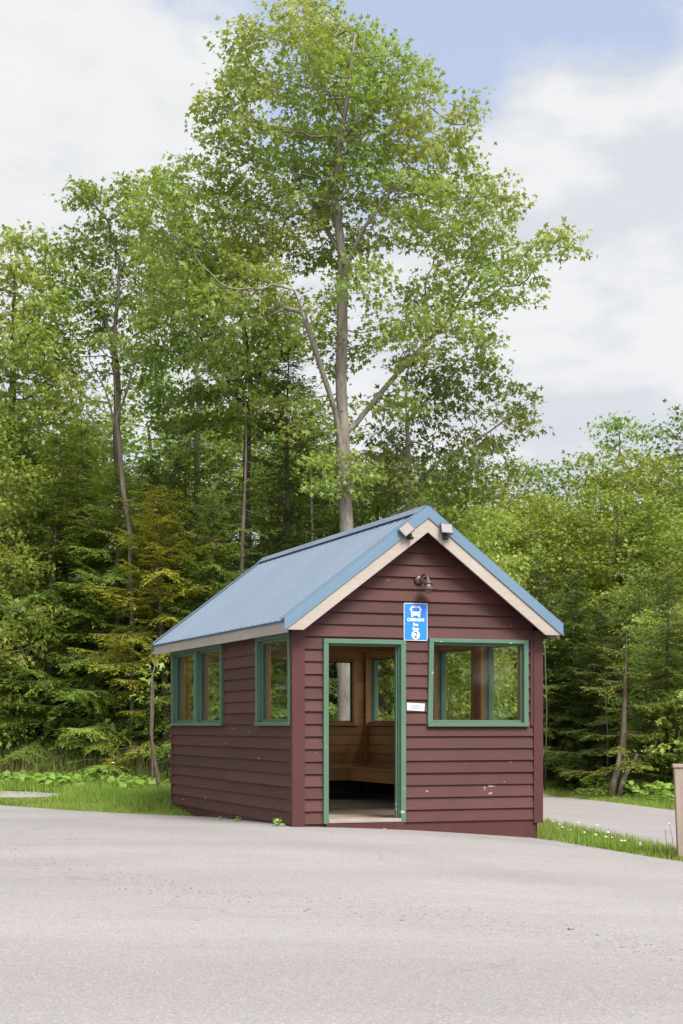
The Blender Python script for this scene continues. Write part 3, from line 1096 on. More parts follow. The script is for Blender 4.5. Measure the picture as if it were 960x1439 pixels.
pl = on_front(1.482, 0.034, 1.330, 'notice_plate', 'small white notice plate on the boards beside the door frame', 'notice', R(2.0))
mb = MB()
mb.prism([(-0.112, 0.001), (0.108, -0.002), (0.113, 0.088), (-0.116, 0.090)], FM, 0.0, 0.004)
mb.build('plate', M['plate'], pl)
mb = MB()
for k, (w_, z_) in enumerate(((0.10, 0.064), (0.13, 0.046), (0.12, 0.028))):
    mb.prism(rrect(-0.005 + 0.01 * (k % 2), z_, w_, 0.006, 0.002, 2), FM, 0.0045, 0.005)
mb.build('print', M['plateprint'], pl)

# barn lamp
lamp = on_front(1.555, 0.034, 2.785, 'wall_lamp', 'bronze barn-style wall lamp under the gable peak above the blue sign', 'lamp')
mb = MB()
mb.lathe([(0.058, 0.0), (0.058, -0.010), (0.045, -0.022), (0.018, -0.030)], (-0.03, 0.0, 0.075), 22, 'y')
mb.build('mounting_plate', M['bronze'], lamp, True)
mb = MB()
pts = []
for i in range(13):
    t = i / 12
    ang = math.pi * (1.0 - t * 1.0)
    pts.append((-0.03 + 0.05 * t, -0.035 - 0.055 * (1 - math.cos(math.pi * t)) , 0.075 + 0.055 * math.sin(math.pi * t)))
mb.tube(pts, 0.011, 10)
mb.build('arm', M['bronze'], lamp, True)
mb = MB()
cx_, cy_ = 0.02, -0.145
mb.lathe([(0.004, 0.100), (0.014, 0.092), (0.020, 0.070), (0.030, 0.058), (0.058, 0.030), (0.060, 0.026), (0.042, 0.024), (0.046, 0.012), (0.056, -0.010), (0.066, -0.025),
          (0.104, -0.045), (0.106, -0.049), (0.100, -0.047), (0.060, -0.028), (0.030, 0.0)], (cx_, cy_, 0), 28)
mb.build('lamp_shade', M['bronze'], lamp, True)
mb = MB()
mb.lathe([(0.045, -0.035), (0.050, -0.050), (0.045, -0.075), (0.028, -0.092), (0.004, -0.098)], (cx_, cy_, 0), 20)
mb.build('globe', M['lampglass'], lamp, True)
mb = MB()
mb.lathe([(0.004, 0.004), (0.010, 0.0), (0.004, -0.004)], (cx_ + 0.04, cy_ - 0.045, 0.006), 10)
mb.build('thumb_screw', M['dark'], lamp, True)


def flood(u, z, label, roll, name='floodlight'):
    o = thing(name, label, 'floodlight', loc2w(u, V0 - 0.018, z), TH)
    Rm = Matrix.Translation((0, -0.075, 0.02)) @ Matrix.Rotation(roll, 4, 'Y') @ Matrix.Rotation(R(-24), 4, 'X')
    def tr(mb_):
        mb_.v = [tuple(Rm @ Vector(p)) for p in mb_.v]
        return mb_
    mb = MB()
    mb.prism(rrect(0, 0.075, 0.150, 0.128, 0.006), FM, -0.014, 0.012)
    tr(mb).build('housing', M['dark'], o)
    mb = MB()
    mb.prism(rrect(0, 0.075, 0.134, 0.112, 0.004), FM, 0.0125, 0.0145)
    tr(mb).build('face', M['solar'], o)
    mb = MB()
    mb.box(-0.03, 0.03, -0.035, 0.0, -0.035, 0.03)
    mb.tube([(0, -0.03, 0.0), (0, -0.06, -0.012), (0, -0.085, 0.02)], 0.010, 8)
    mb.tube([(0, -0.05, 0.0), (0.018 * (1 if roll < 0 else -1), -0.078, -0.030)], [0.016, 0.020], 10)
    mb.build('bracket', M['dark'], o)
    return o


flood(1.300, 3.335, 'square floodlight on the left rake board, tilted along with the roof slope', R(-38))
flood(1.755, 3.350, 'square floodlight on the right rake board, standing nearly upright', R(3))

# ------------------------------------------------------------------ timber fence end at the right
fx, fy = 3.66, 18.0
fz = g1(fx, fy)
fence = thing('timber_fence', 'end of a weathered pale timber fence at the right edge of the lot', 'fence', (fx, fy, fz), R(-6))
mb = MB()
mb.hexa([(0.052, 0, -0.2), (0.205, 0, -0.2), (0.205, 0.14, -0.2), (0.052, 0.14, -0.2), (0.0, 0, 1.02), (0.150, 0, 1.02), (0.150, 0.14, 1.02), (0.0, 0.14, 1.02)])
mb.build('post', M['oldwood'], fence, bevel=0.008)
mb = MB()
mb.box(-0.014, 1.9, -0.014, 0.155, 1.0205, 1.060)
mb.build('cap_board', M['oldwood'], fence, bevel=0.006)
mb = MB()
mb.box(0.160, 1.9, 0.02, 0.06, 0.55, 0.97)
mb.box(0.185, 1.9, 0.02, 0.06, 0.08, 0.48)
mb.build('rail', M['oldwood'], fence, bevel=0.006)

# ------------------------------------------------------------------ foliage generators
def quad_leaves(P, D, N, L, Wd, fold=0.18, mid=0.45):
    """folded kite leaves: P base, D direction, N normal, L length, Wd width"""
    n = len(P)
    D = D / np.linalg.norm(D, axis=1, keepdims=True)
    S = np.cross(D, N)
    S /= np.linalg.norm(S, axis=1, keepdims=True) + 1e-9
    Nn = np.cross(S, D)
    L = np.broadcast_to(L, n)[:, None]
    Wd = np.broadcast_to(Wd, n)[:, None]
    c = P + D * L * mid - Nn * Wd * fold
    V = np.stack([P, c - S * Wd * 0.5, P + D * L - Nn * L * 0.12, c + S * Wd * 0.5], 1).reshape(-1, 3)
    i = np.arange(n)[:, None] * 4
    F = np.concatenate([i + np.array([[0, 3, 2]]), i + np.array([[0, 2, 1]])])
    return V, F


def lobed_leaves(P, D, N, L, Wd, fold=0.15):
    """three-lobed leaves: two side lobes and a long middle one, drooping at the tips"""
    n = len(P)
    D = D / np.linalg.norm(D, axis=1, keepdims=True)
    S = np.cross(D, N)
    S /= np.linalg.norm(S, axis=1, keepdims=True) + 1e-9
    Nn = np.cross(S, D)
    L = np.broadcast_to(L, n)[:, None]
    Wd = np.broadcast_to(Wd, n)[:, None]
    def pt(l, w, h):
        return P + D * L * l + S * Wd * w - Nn * L * h
    V = np.stack([P, pt(0.55, -0.58, fold), pt(0.50, -0.20, 0.02), pt(1.0, 0.0, 0.14), pt(0.50, 0.20, 0.02), pt(0.55, 0.58, fold)], 1).reshape(-1, 3)
    i = np.arange(n)[:, None] * 6
    F = np.concatenate([i + np.array([[a, b, c]]) for a, b, c in ((0, 2, 1), (0, 4, 2), (0, 5, 4), (2, 4, 3))])
    return V, F


def colonize(rg, roots, attr, step, infl, kill, iters=160, up=0.06):
    """space colonisation; roots: list of (pos, parent)"""
    pos = [np.array(p, float) for p, _ in roots]
    par = [q for _, q in roots]
    A = np.asarray(attr, float)
    nd = np.full(len(A), 1e9)
    ni = np.zeros(len(A), int)
    P0 = np.array(pos)
    d = np.linalg.norm(A[:, None] - P0[None], axis=2)
    ni = d.argmin(1)
    nd = d.min(1)
    alive = np.ones(len(A), bool)
    for it in range(iters):
        use = alive & (nd < infl)
        if not use.any():
            break
        idx = ni[use]
        allp = np.array(pos)
        v = A[use] - allp[idx]
        v /= np.linalg.norm(v, axis=1, keepdims=True) + 1e-9
        un, inv = np.unique(idx, return_inverse=True)
        acc = np.zeros((len(un), 3))
        np.add.at(acc, inv, v)
        acc /= np.linalg.norm(acc, axis=1, keepdims=True) + 1e-9
        acc += rg.normal(0, 0.22, acc.shape)
        acc[:, 2] += up
        acc /= np.linalg.norm(acc, axis=1, keepdims=True) + 1e-9
        new = allp[un] + acc * step
        # skip points that already exist
        dd = np.linalg.norm(new[:, None] - allp[None], axis=2).min(1) if len(allp) < 9000 else np.full(len(new), 1.0)
        ok = dd > step * 0.35
        if not ok.any():
            break
        base = len(pos)
        for q, u in zip(new[ok], un[ok]):
            pos.append(q)
            par.append(int(u))
        nn = new[ok]
        d = np.linalg.norm(A[:, None] - nn[None], axis=2)
        j = d.argmin(1)
        m = d[np.arange(len(A)), j]
        better = m < nd
        nd[better] = m[better]
        ni[better] = base + j[better]
        alive &= nd > kill
    return np.array(pos), np.array(par)


def skeleton_radii(par, tip, expo, rmax):  # pipe model, then scaled so that the foot is rmax
    n = len(par)
    r = np.zeros(n)
    kids = np.zeros(n, int)
    for i in range(n - 1, -1, -1):
        if r[i] == 0:
            r[i] = tip ** expo
        if par[i] >= 0:
            r[par[i]] += r[i]
            kids[par[i]] += 1
    r = r ** (1 / expo)
    return np.minimum(r, 1e9) * (rmax / r[0]) ** np.clip((np.log(r / tip) / max(np.log(r[0] / tip), 1e-6)), 0, 1), kids


def limb_mesh(pos, par, rad, rmin=0.0):
    """chains of tapered tubes, bigger child continues the chain"""
    n = len(pos)
    ch = [[] for _ in range(n)]
    for i in range(n):
        if par[i] >= 0:
            ch[par[i]].append(i)
    starts = [i for i in range(n) if par[i] < 0]
    stack = [(s, -1) for s in starts]
    mb = MB()
    while stack:
        s, p = stack.pop()
        chain = [p, s] if p >= 0 else [s]
        cur = s
        while ch[cur]:
            c = sorted(ch[cur], key=lambda q: -rad[q])
            for o in c[1:]:
                if rad[o] > rmin:
                    stack.append((o, cur))
            cur = c[0]
            chain.append(cur)
        if len(chain) < 2:
            continue
        rr = [rad[q] for q in chain]
        if p >= 0:
            rr[0] = min(rr[0], rr[1] * 1.25)
        big = rr[0]
        mb.tube([pos[q] for q in chain], rr, 12 if big > 0.1 else 7 if big > 0.03 else 4, False)
    return mb


def blob_points(rg, blobs, dens):
    out = []
    for (x, y, z, rx, ry, rz) in blobs:
        n = max(6, int(dens * rx * ry * rz * 4.19))
        q = rg.normal(0, 1, (n, 3))
        q /= np.linalg.norm(q, axis=1, keepdims=True)
        rr = rg.random(n) ** (1 / 2.2)
        out.append(q * rr[:, None] * np.array([rx, ry, rz]) + np.array([x, y, z]))
    return np.concatenate(out)


def cluster_leaves(rg, pos, par, kids, rad, per, spread, L, thick=0.02, droop=0.35):
    tips = np.where((kids == 0) | (rad < thick))[0]
    P, D = [], []
    base = np.repeat(tips, per)
    c = pos[base] + rg.normal(0, spread, (len(base), 3)) * np.array([1.15, 1.15, 0.5])
    dirn = pos[base] - pos[np.maximum(par[base], 0)]
    dirn = dirn / (np.linalg.norm(dirn, axis=1, keepdims=True) + 1e-6)
    D = dirn * 0.6 + rg.normal(0, 0.7, (len(base), 3))
    D[:, 2] -= droop
    N = rg.normal(0, 0.55, (len(base), 3)) + np.array([0, 0, 1.0])
    Ls = L * rg.uniform(0.45, 1.35, len(base))
    return lobed_leaves(c, D, N, Ls * 1.12, Ls * rg.uniform(0.9, 1.15, len(base)))


def tree_meshes(name, seed, roots, blobs, dens, step, infl, kill, base_r, per, spread, L, leaf_mat, bark_mat, tip=0.006, thick=0.014, up=0.06, expo=2.15, droop=0.35, leaf_frac=1.0):
    rg = np.random.default_rng(seed)
    A = blob_points(rg, blobs, dens)
    pos, par = colonize(rg, roots, A, step, infl, kill, up=up)
    rad, kids = skeleton_radii(par, tip, expo, base_r)
    # root flare
    h = pos[:, 2] - pos[0, 2]
    rad = rad * np.where(h < 0.5, 1 + 0.35 * (0.5 - h) / 0.5, 1)
    lm = limb_mesh(pos, par, rad)
    me = bpy.data.meshes.new('trunk')
    me.from_pydata(lm.v, [], lm.f)
    me.materials.append(bark_mat)
    me.polygons.foreach_set('use_smooth', [True] * len(me.polygons))
    me.update()
    V, F = cluster_leaves(rg, pos, par, kids, rad, per, spread, L, thick, droop)
    if leaf_frac < 1:
        pass
    mc = np_mesh('crown', V, [F], leaf_mat)
    return me, mc


def place(name, label, cat, meshes, loc, rz=0.0, sc=1.0, group=None, parts=('trunk', 'crown'), sz=None):
    root = thing(name, label, cat, loc, rz, group)
    s = sc if hasattr(sc, '__len__') else (sc, sc, sc)
    root.scale = s
    for nm, me in zip(parts, meshes):
        link(nm, me, root)
    return root


def path_roots(pts):
    """chain of points (parent list) from hand-laid trunk polylines: list of polylines, first point of later ones is matched to the nearest node"""
    nodes = []
    for k, pl_ in enumerate(pts):
        prev = -1
        if k:
            a0 = np.array(pl_[0])
            prev = int(np.argmin([np.linalg.norm(np.array(p) - a0) for p, _ in nodes]))
            pl_ = pl_[1:]
        last = np.array(nodes[prev][0]) if prev >= 0 else None
        for p in pl_:
            p = np.array(p, float)
            if last is not None:
                m = max(1, int(np.linalg.norm(p - last) / 0.30))
                for i in range(1, m + 1):
                    q = last + (p - last) * i / m
                    h_ = len(nodes) * 0.55 + k * 2.1
                    q = q + np.array([math.sin(h_) + 0.6 * math.sin(2.3 * h_ + 1), math.cos(1.3 * h_) + 0.5 * math.sin(2.9 * h_), 0.0]) * 0.022 * (1 if last[2] > 0.6 else 0)
                    nodes.append((q, prev))
                    prev = len(nodes) - 1
            else:
                nodes.append((p, prev))
                prev = len(nodes) - 1
            last = p
    return nodes


# ---- the tall maple behind the shelter
rg0 = np.random.default_rng(11)
MY = 28.6


def rel(px, py, dy, Y, base):
    p = at(px, py, Y)
    return (p[0] - base[0], dy, p[2] - base[2])


def rel_blobs(lst, Y, base, seed, spread):
    rg = np.random.default_rng(seed)
    out = []
    for px, py, rx, ry in lst:
        x, _, z = rel(px, py, 0, Y, base)
        k = Y / 2300
        dep = (rx + ry) / 2 * k
        out.append((x, rg.uniform(-spread, spread), z, rx * k, dep * 1.15, ry * k))
    return out


mb0 = at(484, 1000, MY)
MBASE = (mb0[0], MY, g1(mb0[0], MY))
q = lambda px, py, dy=0.0: rel(px, py, dy, MY, MBASE)
roots = path_roots([
    [(0, 0, -0.2), (0, 0, 0.0), q(484, 950), q(485, 700), q(484, 640), q(480, 520, 0.05), q(478, 430, 0.1), q(482, 360, 0.1), q(472, 280, 0.2), q(478, 190, 0.1), q(490, 110), q(498, 50)],
    [q(484, 630), q(472, 585, -0.2), q(446, 510, -0.5), q(414, 425, -0.8)],
    [q(484, 620), q(502, 590, 0.3), q(535, 545, 0.6), q(575, 490, 0.9), q(615, 450, 1.0)],
    [q(480, 385), q(510, 330, -0.3), q(545, 285, -0.6)],
    [q(482, 370), q(455, 300, 0.5), q(435, 250, 0.9)],
    [q(430, 465, -0.6), q(400, 440, -0.3), q(385, 420, 0.2)],
    [q(480, 200), q(520, 150, 0.5), q(560, 90, 0.6)],
])
blobs = rel_blobs([(490, 40, 75, 60), (440, 30, 60, 45), (535, 35, 34, 30), (400, 110, 85, 60), (330, 100, 40, 35), (555, 145, 68, 65), (490, 140, 90, 70), (345, 200, 80, 60), (430, 210, 80, 70),
                   (530, 230, 90, 70), (625, 200, 65, 75), (660, 160, 25, 40), (290, 280, 90, 55), (390, 300, 90, 70), (480, 320, 60, 50), (580, 310, 80, 55), (660, 290, 75, 55), (710, 330, 60, 40),
                   (770, 365, 45, 35), (735, 400, 60, 32), (670, 390, 70, 45), (600, 400, 50, 50), (300, 370, 80, 60), (240, 330, 55, 70), (375, 400, 45, 40), (560, 470, 60, 50), (640, 460, 60, 45), (690, 470, 35, 40),
                   (250, 430, 60, 50), (330, 450, 60, 45), (400, 470, 45, 40), (560, 560, 40, 40), (390, 540, 40, 35), (300, 500, 50, 40), (200, 300, 25, 35), (660, 240, 60, 45), (700, 280, 45, 35), (474, 600, 26, 50), (505, 670, 36, 40), (452, 680, 32, 40), (490, 480, 26, 40), (440, 440, 35, 40), (520, 420, 40, 40), (415, 590, 30, 30)], MY, MBASE, 4, 1.3)
mm = tree_meshes('maple', 21, roots, blobs, 60, 0.20, 1.6, 0.28, 0.120, 26, 0.13, 0.095, M['maple'], M['bark'], tip=0.0055, thick=0.0105)
place('maple_tree', 'tallest leafy maple with a straight grey trunk rising behind the shelter roof', 'tree', mm, MBASE)

# ---- the looser maple just right of it
b2 = (at(574, 900, 30.3)[0], 30.3, 0)
b2 = (b2[0], b2[1], g1(b2[0], b2[1]))
q = lambda px, py, dy=0.0: rel(px, py, dy, 30.3, b2)
roots = path_roots([[(0, 0, -0.2), q(574, 900), q(576, 720), q(574, 620), q(570, 540), q(575, 470)], [q(574, 690), q(620, 650, -0.5), q(680, 620, -1.0), q(735, 585, -1.3)],
                    [q(575, 640), q(540, 600, 0.4), q(520, 560, 0.4)], [q(574, 590), q(620, 540, 0.3), q(660, 500, 0.5)]])
blobs = rel_blobs([(600, 520, 60, 45), (665, 545, 55, 40), (735, 585, 40, 24), (700, 610, 50, 26), (755, 600, 22, 14), (620, 610, 70, 40), (550, 620, 55, 45), (600, 665, 90, 40), (680, 665, 60, 30), (530, 680, 50, 40), (640, 700, 70, 35), (540, 655, 45, 30), (590, 700, 50, 30), (510, 690, 30, 30)], 30.3, b2, 9, 0.9)
mm = tree_meshes('maple', 33, roots, blobs, 50, 0.20, 1.5, 0.29, 0.075, 18, 0.12, 0.098, M['maple'], M['bark'], tip=0.0055, thick=0.0105)
place('maple_tree', 'slender loose-crowned maple with drooping twigs right of the tallest tree', 'tree', mm, b2)

# ---- many-stemmed tree left of the maple
b3 = (at(345, 900, 32.0)[0], 32.0, 0)
b3 = (b3[0], b3[1], g1(b3[0], b3[1]))
q = lambda px, py, dy=0.0: rel(px, py, dy, 32.0, b3)
roots = path_roots([[(0, 0, -0.2), q(345, 900), q(348, 640), q(352, 560), q(345, 470), q(330, 400), q(300, 320)], [q(352, 570), q(372, 500, 0.4), q(390, 430, 0.6)], [q(350, 600), q(320, 540, -0.5), q(285, 480, -0.6)]])
blobs = rel_blobs([(280, 430, 70, 60), (330, 480, 70, 55), (250, 500, 60, 50), (240, 370, 55, 45), (385, 470, 50, 50), (320, 390, 70, 50), (300, 570, 70, 45), (380, 570, 50, 45), (230, 560, 50, 40)], 32.0, b3, 12, 1.0)
mm = tree_meshes('leafy', 44, roots, blobs, 46, 0.21, 1.6, 0.30, 0.075, 34, 0.15, 0.105, M['maple_b'], M['bark_dark'], tip=0.0055, thick=0.0105)
place('leafy_tree', 'many-stemmed leafy tree between the left forked tree and the tallest maple', 'tree', mm, b3)

# ---- forked tree at left and its neighbour at the frame edge
b4 = (at(170, 900, 34.0)[0], 34.0, 0)
b4 = (b4[0], b4[1], g1(b4[0], b4[1]))
q = lambda px, py, dy=0.0: rel(px, py, dy, 34.0, b4)
roots = path_roots([[(0, 0, -0.2), q(168, 900), q(165, 600), q(160, 480), q(166, 420), q(170, 370), q(150, 310), q(120, 275)], [q(162, 470), q(135, 410, 0.3), q(105, 370, 0.5)], [q(168, 400), q(185, 340, -0.4), q(182, 280, -0.3)]])
blobs = rel_blobs([(105, 265, 45, 20), (150, 280, 50, 30), (185, 265, 22, 22), (130, 340, 75, 40), (190, 330, 40, 40), (80, 400, 60, 40), (150, 420, 70, 45), (210, 420, 45, 40), (120, 500, 80, 40), (200, 500, 50, 40), (60, 480, 50, 50)], 34.0, b4, 14, 1.0)
mm = tree_meshes('leafy', 55, roots, blobs, 44, 0.21, 1.6, 0.31, 0.075, 28, 0.15, 0.105, M['maple_b'], M['bark_dark'], tip=0.0055, thick=0.0105)
place('leafy_tree', 'airy leafy tree with a dark forked stem at the upper left', 'tree', mm, b4)
b5 = (at(10, 900, 33.0)[0], 33.0, 0)
b5 = (b5[0], b5[1], g1(b5[0], b5[1]))
q = lambda px, py, dy=0.0: rel(px, py, dy, 33.0, b5)
roots = path_roots([[(0, 0, -0.2), q(10, 900), q(15, 560), q(20, 440), q(25, 360)], [q(15, 540), q(-30, 460, 0.3)], [q(16, 520), q(60, 450, -0.4)]])
blobs = rel_blobs([(25, 325, 45, 28), (60, 350, 30, 30), (0, 390, 60, 40), (-50, 400, 60, 60), (50, 430, 60, 45), (20, 500, 70, 50), (70, 540, 50, 45), (-40, 520, 60, 60), (30, 590, 70, 45)], 33.0, b5, 15, 1.0)
mm = tree_meshes('leafy', 66, roots, blobs, 44, 0.21, 1.6, 0.31, 0.075, 30, 0.15, 0.105, M['maple_b'], M['bark_dark'], tip=0.0055, thick=0.0105)
place('leafy_tree', 'leafy tree cut off by the upper left edge of the photo', 'tree', mm, b5)

# ---- generic broadleaf meshes for the wood behind
def generic(seed, H, Rr, leaf, L=0.115, per=5, low=0.07, nb=30, dens=20):
    rg = np.random.default_rng(seed)
    bl = []
    for i in range(nb):
        t = (i + 0.5) / nb
        z = H * (low + (0.97 - low) * t)
        rmax = Rr * math.sin(math.pi * min(0.97, 0.18 + 0.80 * t)) ** 0.7
        a_ = i * 2.4 + rg.uniform(-.5, .5)
        rad_ = rmax * rg.uniform(0.25, 0.72)
        s_ = Rr * rg.uniform(0.28, 0.44)
        bl.append((rad_ * math.cos(a_), rad_ * math.sin(a_), z, s_, s_, s_ * 0.72))
    roots = path_roots([[(0, 0, -0.2), (rg.uniform(-.1, .1), rg.uniform(-.1, .1), H * 0.3), (rg.uniform(-.2, .2), rg.uniform(-.2, .2), H * 0.55), (rg.uniform(-.3, .3), rg.uniform(-.3, .3), H * 0.85)]])
    return tree_meshes('generic', seed, roots, bl, dens, 0.28, 2.4, 0.40, 0.11, per, 0.19, L, leaf, M['bark_dark'], tip=0.005, thick=0.012, droop=0.3)


GEN = [generic(101, 10, 2.5, M['hill'], per=26), generic(102, 10, 2.2, M['hill_b'], per=26), generic(103, 10, 2.7, M['hill'], per=26), generic(104, 10, 2.3, M['maple_b'], per=26)]


# ---- spruces
def spruce(seed, H, Rr, needles, h0=0.12, gap=0.30, nb=6, fill=1.0, power=0.85, dead=0.5, barkm=None, trunk_r=0.09):
    rg = np.random.default_rng(seed)
    Ps, Ds, Ns, Ls = [], [], [], []
    mb = MB()
    lean = rg.normal(0, 0.02, 2)
    zs = np.linspace(-0.2, H, 14)
    mb.tube([(lean[0] * z + 0.03 * math.sin(z * 1.3), lean[1] * z, z) for z in zs], [max(0.008, trunk_r * (1 - max(0, z) / H) ** 0.85) for z in zs], 10, False)
    z = 0.25
    while z < H - 0.1:
        t = z / H
        full = Rr * (1 - t) ** power * 1.05 + 0.10
        live = t > h0
        k = nb if live else 4
        a0 = rg.uniform(0, 6.28)
        side_w = rg.uniform(0.75, 1.15)
        for j in range(k):
            if live and rg.random() > fill:
                continue
            az = a0 + j * 6.283 / k + rg.normal(0, 0.25)
            Lb = full * rg.choice([0.45, 0.8, 1.0, 1.25]) * rg.uniform(0.8, 1.15) * (1.0 if live else 0.6)
            zz = z + rg.uniform(-0.22, 0.22)
            tilt = 0.60 * (t - 0.42) + rg.normal(0, 0.17)
            n = 9
            u = np.linspace(0, 1, n)
            rad_ = Lb * u
            hz = zz + Lb * (np.tan(tilt) * u - 0.22 * u * (1 - 0.75 * u))
            ox, oy = lean[0] * zz, lean[1] * zz
            pts = np.c_[ox + rad_ * math.cos(az), oy + rad_ * math.sin(az), hz]
            mb.tube([tuple(p) for p in pts[::2]], list(np.linspace(0.004 + 0.010 * min(1, Lb / 1.5), 0.003, len(pts[::2]))), 4, False)
            bd = pts[-1] - pts[0]
            bd /= np.linalg.norm(bd)
            side = np.array([-math.sin(az), math.cos(az), 0])
            upv = np.cross(bd, side) * -1
            if upv[2] < 0:
                upv = -upv
            if not live:
                for m in range(rg.integers(1, 4)):
                    s = rg.uniform(0.3, 0.9)
                    p = pts[0] + (pts[-1] - pts[0]) * s
                    e = p + (side * rg.choice([-1, 1]) * 0.7 + bd * 0.6 + np.array([0, 0, rg.uniform(-.3, .2)])) * Lb * 0.3
                    mb.tube([tuple(p), tuple(e)], [0.005, 0.002], 3, False)
                if rg.random() < dead:
                    continue
            # twigs both sides, wedge-shaped spray
            m = max(3, int(Lb / 0.085))
            s = np.linspace(0.16 if live else 0.5, 0.98, m)
            for sgn in (-1, 1):
                pb = np.c_[np.interp(s, u, pts[:, 0]), np.interp(s, u, pts[:, 1]), np.interp(s, u, pts[:, 2])]
                tl = (0.10 + 0.42 * Lb * (1 - s) ** 0.8 * np.minimum(1, s / 0.25)) * rg.uniform(0.55, 1.2, m)
                ang = rg.normal(0.88, 0.12, m)
                td = bd[None] * np.cos(ang)[:, None] + sgn * side[None] * np.sin(ang)[:, None] + np.c_[np.zeros(m), np.zeros(m), rg.normal(-0.20, 0.14, m)]
                td /= np.linalg.norm(td, axis=1, keepdims=True)
                for i in range(m):
                    kk = max(1, int(tl[i] / 0.046))
                    w = (np.arange(kk) + 0.5) / kk
                    base = pb[i] + td[i] * (w * tl[i])[:, None]
                    base[:, 2] -= 0.18 * tl[i] * w ** 2
                    ts = np.cross(td[i], upv)
                    for sg2 in (-1, 1):
                        dd = td[i] * 0.75 + ts * sg2 * 0.62 + rg.normal(0, 0.14, (kk, 3))
                        Ps.append(base)
                        Ds.append(dd)
                        Ns.append(np.repeat(upv[None], kk, 0) + rg.normal(0, 0.3, (kk, 3)))
                        Ls.append(rg.uniform(0.055, 0.10, kk))
            kk = max(2, int(Lb / 0.05))
            w = np.linspace(0.3, 1.0, kk)
            base = np.c_[np.interp(w, u, pts[:, 0]), np.interp(w, u, pts[:, 1]), np.interp(w, u, pts[:, 2])]
            for sg2 in (-1, 1):
                Ps.append(base)
                Ds.append(bd[None] * 0.8 + side[None] * sg2 * 0.5 + rg.normal(0, 0.15, (kk, 3)))
                Ns.append(np.repeat(upv[None], kk, 0) + rg.normal(0, 0.3, (kk, 3)))
                Ls.append(rg.uniform(0.06, 0.11, kk))
        z += gap * rg.uniform(0.75, 1.25) * (1.15 - 0.5 * t)
    P, D, N, L = map(np.concatenate, (Ps, Ds, Ns, Ls))
    V, F = quad_leaves(P, D, N, L, L * 0.26, 0.25, 0.5)
    me = bpy.data.meshes.new('trunk')
    me.from_pydata(mb.v, [], mb.f)
    me.materials.append(barkm or M['bark_spruce'])
    me.polygons.foreach_set('use_smooth', [True] * len(me.polygons))
    me.update()
    return me, np_mesh('crown', V, [F], needles)


SP = {'full': spruce(201, 7.0, 1.75, M['spruce'], 0.09, 0.21, 8, 0.95),
      'broad': spruce(202, 6.0, 1.9, M['spruce'], 0.09, 0.21, 8, 0.95),
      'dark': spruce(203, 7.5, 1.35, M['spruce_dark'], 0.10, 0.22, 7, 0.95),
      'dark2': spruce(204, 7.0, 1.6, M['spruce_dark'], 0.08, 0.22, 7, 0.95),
      'yellow': spruce(205, 5.5, 1.75, M['spruce_yel'], 0.46, 0.19, 8, 0.95, power=0.55),
      'sparse': spruce(206, 7.0, 1.35, M['spruce'], 0.42, 0.34, 5, 0.65, dead=0.85, barkm=M['bark_pale'], trunk_r=0.085),
      'small': spruce(207, 3.6, 1.25, M['spruce_mix'], 0.14, 0.24, 6, 0.75, 0.7)}
SPH = {'full': 7.0, 'broad': 6.0, 'dark': 7.5, 'dark2': 7.0, 'yellow': 5.5, 'sparse': 7.0, 'small': 3.6}


def put_spruce(kind, px, top, Y, label, rz, group=None, wide=1.0):
    x = (px - 480) / 2300 * Y
    z = g1(x, Y)
    H = CAM_H + (1020 - top) / 2300 * Y - z
    s = H / SPH[kind]
    return place('spruce_tree', label, 'spruce', SP[kind], (x, Y, z), rz, (s * wide, s * wide, s), group)


G_L, G_R = 'spruces in the dark wood left of the shelter', 'spruces in the dark wood across the road'
for k, px, top_, Y, lab, rz, wide in (
        ('full', 62, 600, 31.4, 'dense green spruce at the left with boughs down to the grass', 0.4, 1.15),
        ('broad', 165, 640, 30.9, 'broad green spruce left of the shelter with boughs over the tall grass', 2.1, 1.1),
        ('yellow', 236, 690, 29.9, 'yellow-tinted spruce just left of the shelter roof', 1.0, 1.05),
        ('sparse', 337, 560, 30.0, 'thin half-bare spruce with a pale straight trunk behind the roof', 0.3, 1.0),
        ('dark', 398, 470, 31.0, 'narrow dark spruce pointing up left of the tallest maple trunk', 2.6, 1.15),
        ('full', 262, 640, 31.4, 'green spruce standing behind the yellow-tinted one', 4.0, 1.0),
        ('full', -20, 640, 31.9, 'green spruce cut off by the left edge of the photo', 3.3, 1.15),
        ('full', 118, 590, 32.6, 'tall green spruce behind the pale dead trunk at left', 5.0, 1.0),
        ('sparse', 440, 610, 30.6, 'thin sparse spruce close left of the tallest maple trunk', 2.0, 0.9),
        ('broad', 300, 680, 29.8, 'low spruce filling the gap behind the left roof eave', 5.2, 0.9),
        ('full', 200, 640, 33.4, 'shaded spruce deep in the wood above the yellow-tinted one', 1.4, 1.1),
        ('full', 20, 620, 34.0, 'shaded spruce deep in the wood at the left edge', 0.9, 1.2),
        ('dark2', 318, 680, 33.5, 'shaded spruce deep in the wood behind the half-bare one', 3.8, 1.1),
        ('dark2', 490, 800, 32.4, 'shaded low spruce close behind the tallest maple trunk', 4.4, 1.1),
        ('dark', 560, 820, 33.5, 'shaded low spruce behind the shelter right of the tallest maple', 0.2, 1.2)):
    put_spruce(k, px, top_, Y, lab, rz, G_L, wide)
